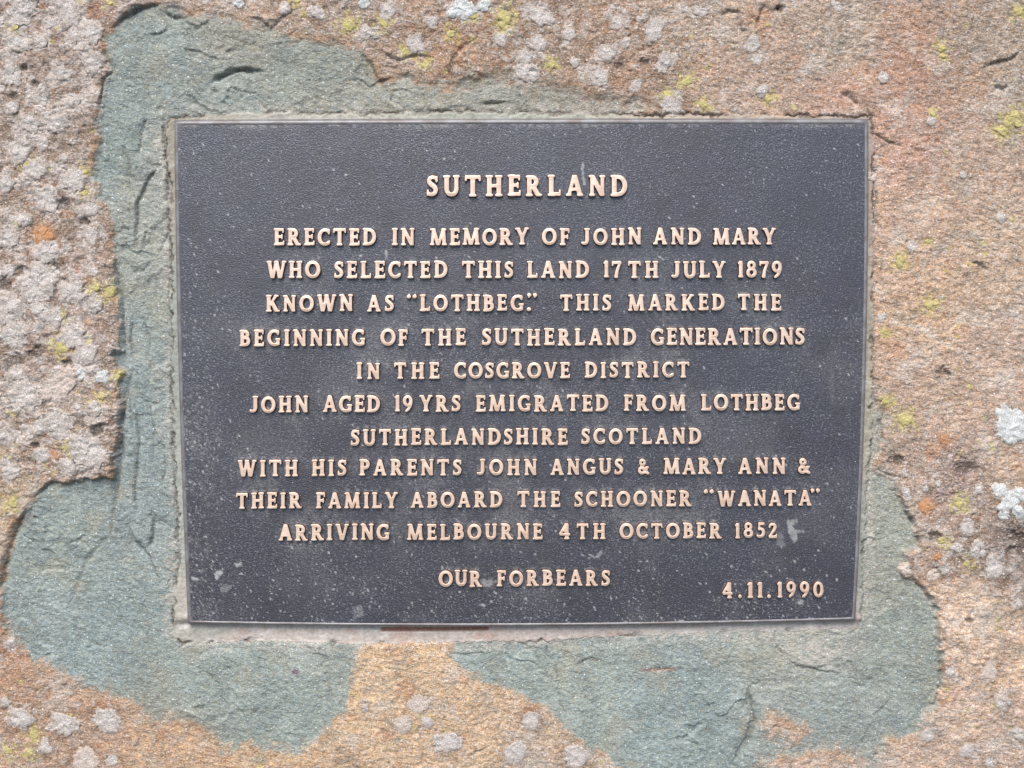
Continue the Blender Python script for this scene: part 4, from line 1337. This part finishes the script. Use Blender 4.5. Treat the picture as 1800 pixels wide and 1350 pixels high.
# letters also leave their mark on the plate: pale dirt gathers above and inside them
RU, RV = np.arange(290, 1545), np.arange(195, 1112)
ink = np.zeros((len(RU), len(RV)), bool)
word_jobs = []
for label, (t0, b0), (t1, b1), words in LINES:
    xa, xb = words[0][1], words[-1][2]
    job = []
    for txt, x0, x1 in words:
        chars = list(txt)
        fx = ((x0 + x1) / 2 - xa) / (xb - xa)
        cap = (b0 - t0) * (1 - fx) + (b1 - t1) * fx
        # ink extents: side bearings of first and last glyph are outside x0..x1
        ext = []
        for c in chars:
            v = GM[c][0]
            ext.append((v[:, 0].min() + 0.028, v[:, 0].max() - 0.028))
        inkw = sum(e[1] - e[0] for e in ext)
        n = len(chars)
        gs = 0.93
        if n == 1:
            gs = (x1 - x0) / (inkw * cap)
            track = 0
        else:
            for _ in range(60):
                track = ((x1 - x0) / cap - inkw * gs) / (n - 1)
                if track < 0.09:
                    gs -= 0.008
                elif track > 0.30:
                    gs += 0.006
                else:
                    break
        pen = x0
        vs, qs, qm, ts, o = [], [], [], [], 0
        for c, e in zip(chars, ext):
            v, q, m, t = GM[c]
            jy, jr, js = random.gauss(0, 0.35), random.gauss(0, 0.007), 1 + random.gauss(0, 0.012)
            sx = gs * cap * js
            gx = pen + (v[:, 0] - e[0]) * sx
            cxm = pen + (e[1] - e[0]) * sx / 2
            fr = (gx - xa) / (xb - xa)
            base = b0 * (1 - fr) + b1 * fr
            gy = base - v[:, 1] * cap * (1 + (js - 1) * 0.6) + jy + (gx - cxm) * jr
            vs.append(to_face(gx, gy, 0.0) + np.c_[np.zeros((len(v), 2)), v[:, 2]])
            qs.append(q + o)
            qm.append(m)
            ts.append(t + o)
            o += len(v)
            # stamp
            g = GLYPHS[c]
            ia, ib = int(gx.min()) - 2, int(gx.max()) + 3
            ja, jb = int(gy.min()) - 2, int(gy.max()) + 3
            UU, VV = np.meshgrid(np.arange(ia, ib), np.arange(ja, jb), indexing='ij')
            lx = ((UU - pen) / sx + e[0] - g.gx[0]) / GSTEP
            bb = b0 + (b1 - b0) * (UU - xa) / (xb - xa)
            ly = ((bb - VV) / cap - g.gy[0]) / GSTEP
            ii = np.clip(lx.round().astype(int), 0, g.field.shape[0] - 1)
            jj = np.clip(ly.round().astype(int), 0, g.field.shape[1] - 1)
            ink[ia - 290:ib - 290, ja - 195:jb - 195] |= g.field[ii, jj] < 0
            pen += (e[1] - e[0]) * gs * cap + track * cap
        job.append((np.concatenate(vs), np.concatenate(qs), np.concatenate(qm), np.concatenate(ts)))
    word_jobs.append((label, job))


def box_blur(a, r):
    for ax in (0, 1):
        c = np.cumsum(np.pad(a, [(r + 1, r) if k == ax else (0, 0) for k in (0, 1)], mode='edge'), axis=ax)
        a = (np.take(c, np.arange(2 * r + 1, c.shape[ax]), ax) - np.take(c, np.arange(0, c.shape[ax] - 2 * r - 1), ax)) / (2 * r + 1)
    return a


def shift_up(a, k):
    out = np.zeros_like(a)
    out[:, :-k] = a[:, k:]
    return out


inkf = ink.astype(float)
above = box_blur(np.maximum.reduce([shift_up(inkf, k) for k in (2, 4, 5)]), 1)
close = box_blur(inkf, 5)
RUg, RVg = np.meshgrid(RU, RV, indexing='ij')
patchy = fbm(RUg, RVg, 120, 201, 4, 0.6)
fine = fbm(RUg, RVg, 9, 205, 3, 0.6)
lower = sstep(380, 620, RVg)
grime_r = above * sstep(-0.35, 0.45, patchy + 0.8 * fine + 0.15 * lower - 0.02) * (0.25 + 0.35 * lower) + 0.10 * close * sstep(-0.2, 0.4, fine + patchy)
# specks that lie in drifts: thick along one side and towards the foot of the plate
w1, w2, wid = worley(RUg + 3 * fine, RVg + 3 * fine, 9, 211)
dens = 0.8 * sstep(450, 310, RUg) * sstep(420, 620, RVg) + 0.6 * sstep(930, 1060, RVg) * (0.6 + patchy) + 0.08 + 0.22 * patchy
size = 0.07 + 0.12 * ((wid * 37.7) % 1.0) ** 5
speck = sstep(size + 0.05, size - 0.03, w1) * ((wid * 13.3) % 1.0 < dens)
v1, v2, vid = worley(RUg + 2 * fine, RVg + 2 * fine, 27, 215)
speck = np.maximum(speck, sstep(0.085, 0.045, v1 + 0.03 * fine) * (vid < 0.05 + 0.3 * sstep(900, 1040, RVg) + 0.2 * sstep(460, 330, RUg)))
rubbed = 0.72 * speck
for pts, a in [([(1383, 913), (1400, 912), (1404, 918), (1394, 922), (1396, 930), (1412, 932), (1414, 938), (1400, 936), (1402, 950), (1396, 955), (1388, 944), (1384, 930)], 0.6),
               ([(1372, 931), (1378, 944), (1384, 958), (1372, 964), (1362, 952)], 0.22),
               ([(336, 1012), (344, 1016), (352, 1014), (350, 1019), (342, 1022), (337, 1020)], 0.8),
               ([(376, 1008), (386, 1002), (392, 1006), (388, 1014), (380, 1020)], 0.9),
               ([(413, 990), (424, 988), (426, 994), (416, 997)], 0.9),
               ([(386, 1034), (398, 1026), (408, 1028), (406, 1036), (396, 1041), (388, 1040)], 0.3),
               ([(1023, 286), (1026, 284), (1027, 312), (1030, 326), (1026, 326), (1022, 308)], 0.6),
               ([(676, 440), (681, 439), (681, 455), (677, 456)], 0.6),
               ([(840, 1060), (853, 1061), (852, 1066), (842, 1065)], 0.7),
               ([(1036, 974), (1046, 978), (1054, 970), (1058, 964), (1060, 972), (1052, 981), (1040, 981)], 0.5),
               ([(848, 1022), (864, 1018), (872, 1024), (858, 1032), (846, 1030)], 0.5),
               ([(1402, 1056), (1412, 1054), (1412, 1062), (1404, 1064)], 0.7),
               ([(620, 1066), (636, 1064), (640, 1082), (622, 1088)], 0.25),
               ([(1172, 1092), (1200, 1090), (1206, 1096), (1180, 1097)], 0.7)]:
    m = sstep(-0.8, 1.5, poly_sdf(RUg, RVg, pts) + 2.2 * fine)
    rubbed = np.maximum(rubbed, a * m * (0.55 + 0.45 * sstep(-0.4, 0.2, fine)))
# thin uneven film of dust between the lines, and faint runs down the plate
runs = fbm(RUg, RVg * 0.07, 16, 231, 3) * sstep(-0.3, 0.4, patchy)
grime_r = np.maximum(grime_r, 0.30 * sstep(-0.15, 0.45, patchy + 0.35 * fine) * sstep(360, 640, RVg) * (0.4 + 0.6 * sstep(0.0, 0.6, box_blur(inkf, 26) * 3)))
grime_r = np.maximum(grime_r, 0.22 * sstep(0.15, 0.5, runs) * sstep(360, 480, RVg))
# dust along the top edge and down one side
tt = RVg - 220
grime_r = np.maximum(grime_r, 0.55 * sstep(9, 0, np.abs(tt)) * sstep(-0.1, 0.5, fine + patchy + 0.1))
grime_r = np.maximum(grime_r, 0.4 * sstep(460, 320, RUg) * sstep(560, 760, RVg) * sstep(-0.1, 0.5, fine + 0.6 * patchy))

# ---- plate: sheet with softly rounded edge, rim as its own part
NS, NT = 640, 470
INS, INT = 9.0 / 1200, 9.0 / 885
s = np.linspace(INS, 1 - INS, NS)
t = np.linspace(INT * 1.25, 1 - INT * 0.8, NT)
Sg, Tg = np.meshgrid(s, t, indexing='ij')
pp = plate_px(Sg, Tg)
pz = 0.00025 * fbm(pp[..., 0], pp[..., 1], 180, 221, 3) + 0.00006 * fbm(pp[..., 0], pp[..., 1], 9, 224, 2)
edge_d = np.minimum(np.minimum(Sg - s[0], s[-1] - Sg) * 1200, np.minimum(Tg - t[0], t[-1] - Tg) * 885)
pz = pz * sstep(0, 10, edge_d)
pv = to_face(pp[..., 0], pp[..., 1], 0.0)
pv[..., 2] += pz
iu = np.clip((pp[..., 0] - 290).round().astype(int), 0, len(RU) - 1)
iv = np.clip((pp[..., 1] - 195).round().astype(int), 0, len(RV) - 1)
ids = np.arange(NS * NT).reshape(NS, NT)
pq = np.stack([ids[:-1, :-1], ids[:-1, 1:], ids[1:, 1:], ids[1:, :-1]], -1).reshape(-1, 4)
plate = place("plate", new_mesh("plate", pv.reshape(-1, 3), pq, [MAT_PLATE],
                                attrs={"grime": grime_r[iu, iv].ravel(), "rubbed": rubbed[iu, iv].ravel()}), plaque)

# rim: loops from the sheet's border outwards and down behind the plate
def border(s0, s1, t0, t1, m=90):
    a = np.linspace(0, 1, m, endpoint=False)
    S = np.concatenate([s0 + (s1 - s0) * a, np.full(m, s1), s1 + (s0 - s1) * a, np.full(m, s0)])
    T = np.concatenate([np.full(m, t0), t0 + (t1 - t0) * a, np.full(m, t1), t1 + (t0 - t1) * a])
    return plate_px(S, T)


rings = []
it, ib_ = t[0], 1 - t[-1]
for f, z in [(1.0, 0.0), (0.90, 0.00022), (0.72, 0.00034), (0.55, 0.00026), (0.40, -0.0001), (0.18, -0.0012), (0.04, -0.0024), (0.0, -0.0034), (0.0, -0.0095), (1.6, -0.0095)]:
    b = border(s[0] * f, 1 - s[0] * f, it * f, 1 - ib_ * f)
    wv = 0.00012 * fbm(b[:, 0] * 1.0, b[:, 1] * 1.0, 30, 231, 3)
    p = to_face(b[:, 0], b[:, 1], 0.0)
    p[:, 2] = z + (wv if 0 < f < 1 else 0)
    rings.append(p)
n = len(rings[0])
rq = []
for k in range(len(rings) - 1):
    a = np.arange(n)
    b = np.roll(a, -1)
    rq.append(np.stack([k * n + a, k * n + b, (k + 1) * n + b, (k + 1) * n + a], 1)[:, ::-1])
rim = place("rim", new_mesh("rim", np.concatenate(rings), np.concatenate(rq)[:, ::-1], [MAT_RIM]), plaque)
rim["label"] = "narrow rounded edge of the plate, worn brown"

for label, job in word_jobs:
    allv = np.concatenate([j[0] for j in job])
    line = empty("lettering_line", (float(allv[:, 0].mean()), float(allv[:, 1].min()), 0.0), plaque)
    if label:
        line["label"] = label
    for v, q, m, tr in job:
        me = new_mesh("lettering_word", v, [q, tr], [MAT_LETTER, MAT_SIDE], np.concatenate([m, np.zeros(len(tr), int)]))
        place("lettering_word", me, line)


# ------------------------------------------------------------------ lichens: every larger patch is a thing of its own


def lichen_mesh(u, v, r, mat, seed, thick):
    rg = np.random.default_rng(seed)
    ns, nr = max(28, int(r * 2.6)), max(5, int(r / 2.4))
    th = np.linspace(0, 2 * np.pi, ns, endpoint=False)
    rad = np.ones(ns)
    for k in range(2, 22):
        rad += rg.normal(0, 0.17 / k ** 0.95) * np.cos(k * th + rg.random() * 6.28)
    rad = np.clip(rad, 0.5, 1.5) * r
    lob = 1 + 0.09 * rg.normal(size=ns)
    asp, rt = 1 + 0.10 * rg.normal(), rg.random() * 3.14
    asp = float(np.clip(asp, 0.82, 1.2))
    U2, V2, Zs, body = [np.array([u])], [np.array([v])], [np.array([1.0])], [np.array([1.0])]
    for k in range(1, nr + 2):
        f = min(k / nr, 1.0) if k <= nr else 1.06
        a = rad * f * (lob if k >= nr else 1)
        x, y = a * np.cos(th) * asp, a * np.sin(th) / asp
        U2.append(u + x * math.cos(rt) - y * math.sin(rt))
        V2.append(v + x * math.sin(rt) + y * math.cos(rt))
        Zs.append(np.full(ns, 1.0 if f < 0.82 else (0.85 if k < nr else (0.2 if k == nr else -0.6))))
        body.append(np.full(ns, 1.0 if f < 0.6 else (0.55 if k < nr else 0.1)))
    U2, V2, Zs, body = map(np.concatenate, (U2, V2, Zs, body))
    lump = 0.55 * fbm(U2, V2, 9, 301, 2) + 0.6 * fbm(U2, V2, 4.5, 303, 2)
    thick = thick * min(1.0, 0.35 + r / 30)
    z = surface_z(U2, V2) + thick * (Zs + np.where(Zs > 0.6, lump * 0.8, 0))
    p = to_face(U2, V2, z)
    a = np.arange(ns)
    b = np.roll(a, -1)
    tri = np.stack([np.zeros(ns, int), 1 + b, 1 + a], 1)
    q = []
    for k in range(nr):
        o, w = 1 + k * ns, 1 + (k + 1) * ns
        q.append(np.stack([o + a, o + b, w + b, w + a], 1))
    return new_mesh("lichen", p, [np.concatenate(q), tri], [mat], attrs={"body": body}), p


LEVELS = [(388, "SUTHERLAND"), (445, "ERECTED"), (503, "WHO"), (562, "KNOWN"), (622, "BEGINNING"), (680, "DISTRICT"), (738, "EMIGRATED"), (795, "SCOTLAND"), (850, "WITH"), (905, "THEIR"), (980, "ARRIVING"), (1060, "FORBEARS")]
COLS = [(520, "first third"), (740, "space before the heading"), (860, "start of the heading"), (980, "middle of the heading"), (1110, "end of the heading"), (1300, "space after the heading"), (1530, "date's corner")]


def whereabouts(u, v):
    if v < 205 and 190 < u < 1535:
        c = next(n for x, n in COLS if u <= x)
        return f"on the crust over the {c}"
    if v > 1100 and 190 < u < 1535:
        return "below the plaque " + ("by the green chipped edge" if u < 640 or u > 960 else "under the pale mortar")
    if u < 600:
        if v < 205:
            return "atop the crust across the chipped band"
        if v > 1100:
            return "on the brown crust under the big chipped hollow"
        w = next((n for y, n in LEVELS if v <= y), "FORBEARS")
        return f"across the chipped band, level with the word {w}"
    if v < 205:
        return "on the reddish crust beyond the top corner"
    if v > 1070:
        return "on the pale stone beyond the plaque's dated corner"
    w = next((n for y, n in LEVELS if v <= y), "FORBEARS")
    return f"on the tan stone, level with the word {w}"


def size_word(r):
    return "tiny" if r < 8 else "small" if r < 13 else "medium" if r < 20 else "large" if r < 28 else "very large"


sets = [("grey_lichen", GREY, MAT_GREY, "pale grey", "grey lichen patches on the boulder", 0.0005),
        ("white_lichen", WHITE, MAT_WHITE, "bright white", "white lichen patches on the boulder", 0.0006),
        ("beige_lichen", BEIGE, MAT_BEIGE, "pinkish beige", "beige lichen patches on the boulder", 0.0004),
        ("yellow_lichen", YELLOW, MAT_YELLOW, "mustard yellow", "yellow lichen specks on the boulder", 0.0005),
        ("orange_lichen", ORANGE, MAT_ORANGE, "rust orange", "orange lichen patches on the boulder", 0.0004)]
def plaque_gap(u, v):
    return math.hypot(max(304 - u, 0, u - 1529), max(207 - v, 0, v - 1098))


def labelled(spots, hue):
    """a label for every patch; patches that would share one are told apart by how far out they grow"""
    out = [f"{size_word(r)} {hue} lichen {whereabouts(u, v)}" for u, v, r in spots]
    for lab in set(out):
        same = sorted((k for k, x in enumerate(out) if x == lab), key=lambda k: plaque_gap(*spots[k][:2]))
        if len(same) > 1:
            for q, k in enumerate(same):
                out[k] += ", nearer the plaque" if q == 0 else ", further out" if q == len(same) - 1 else ", midway out"
    return out


seed = 5000
for name, spots, mat, hue, group, thick in sets:
    spots = [q for q in spots if q[2]]
    for (u, v, r), label in zip(spots, labelled(spots, hue)):
        seed += 1
        me, p = lichen_mesh(u, v, r * (0.85 if name == "yellow_lichen" else 1.0), mat, seed, thick)
        o = bpy.data.objects.new(name, me)
        COL.objects.link(o)
        c = p.mean(0)
        me.transform(Matrix.Translation(-Vector(c)))
        o.matrix_world = FACE @ Matrix.Translation(Vector(c))
        tag(o, label, "lichen", group)
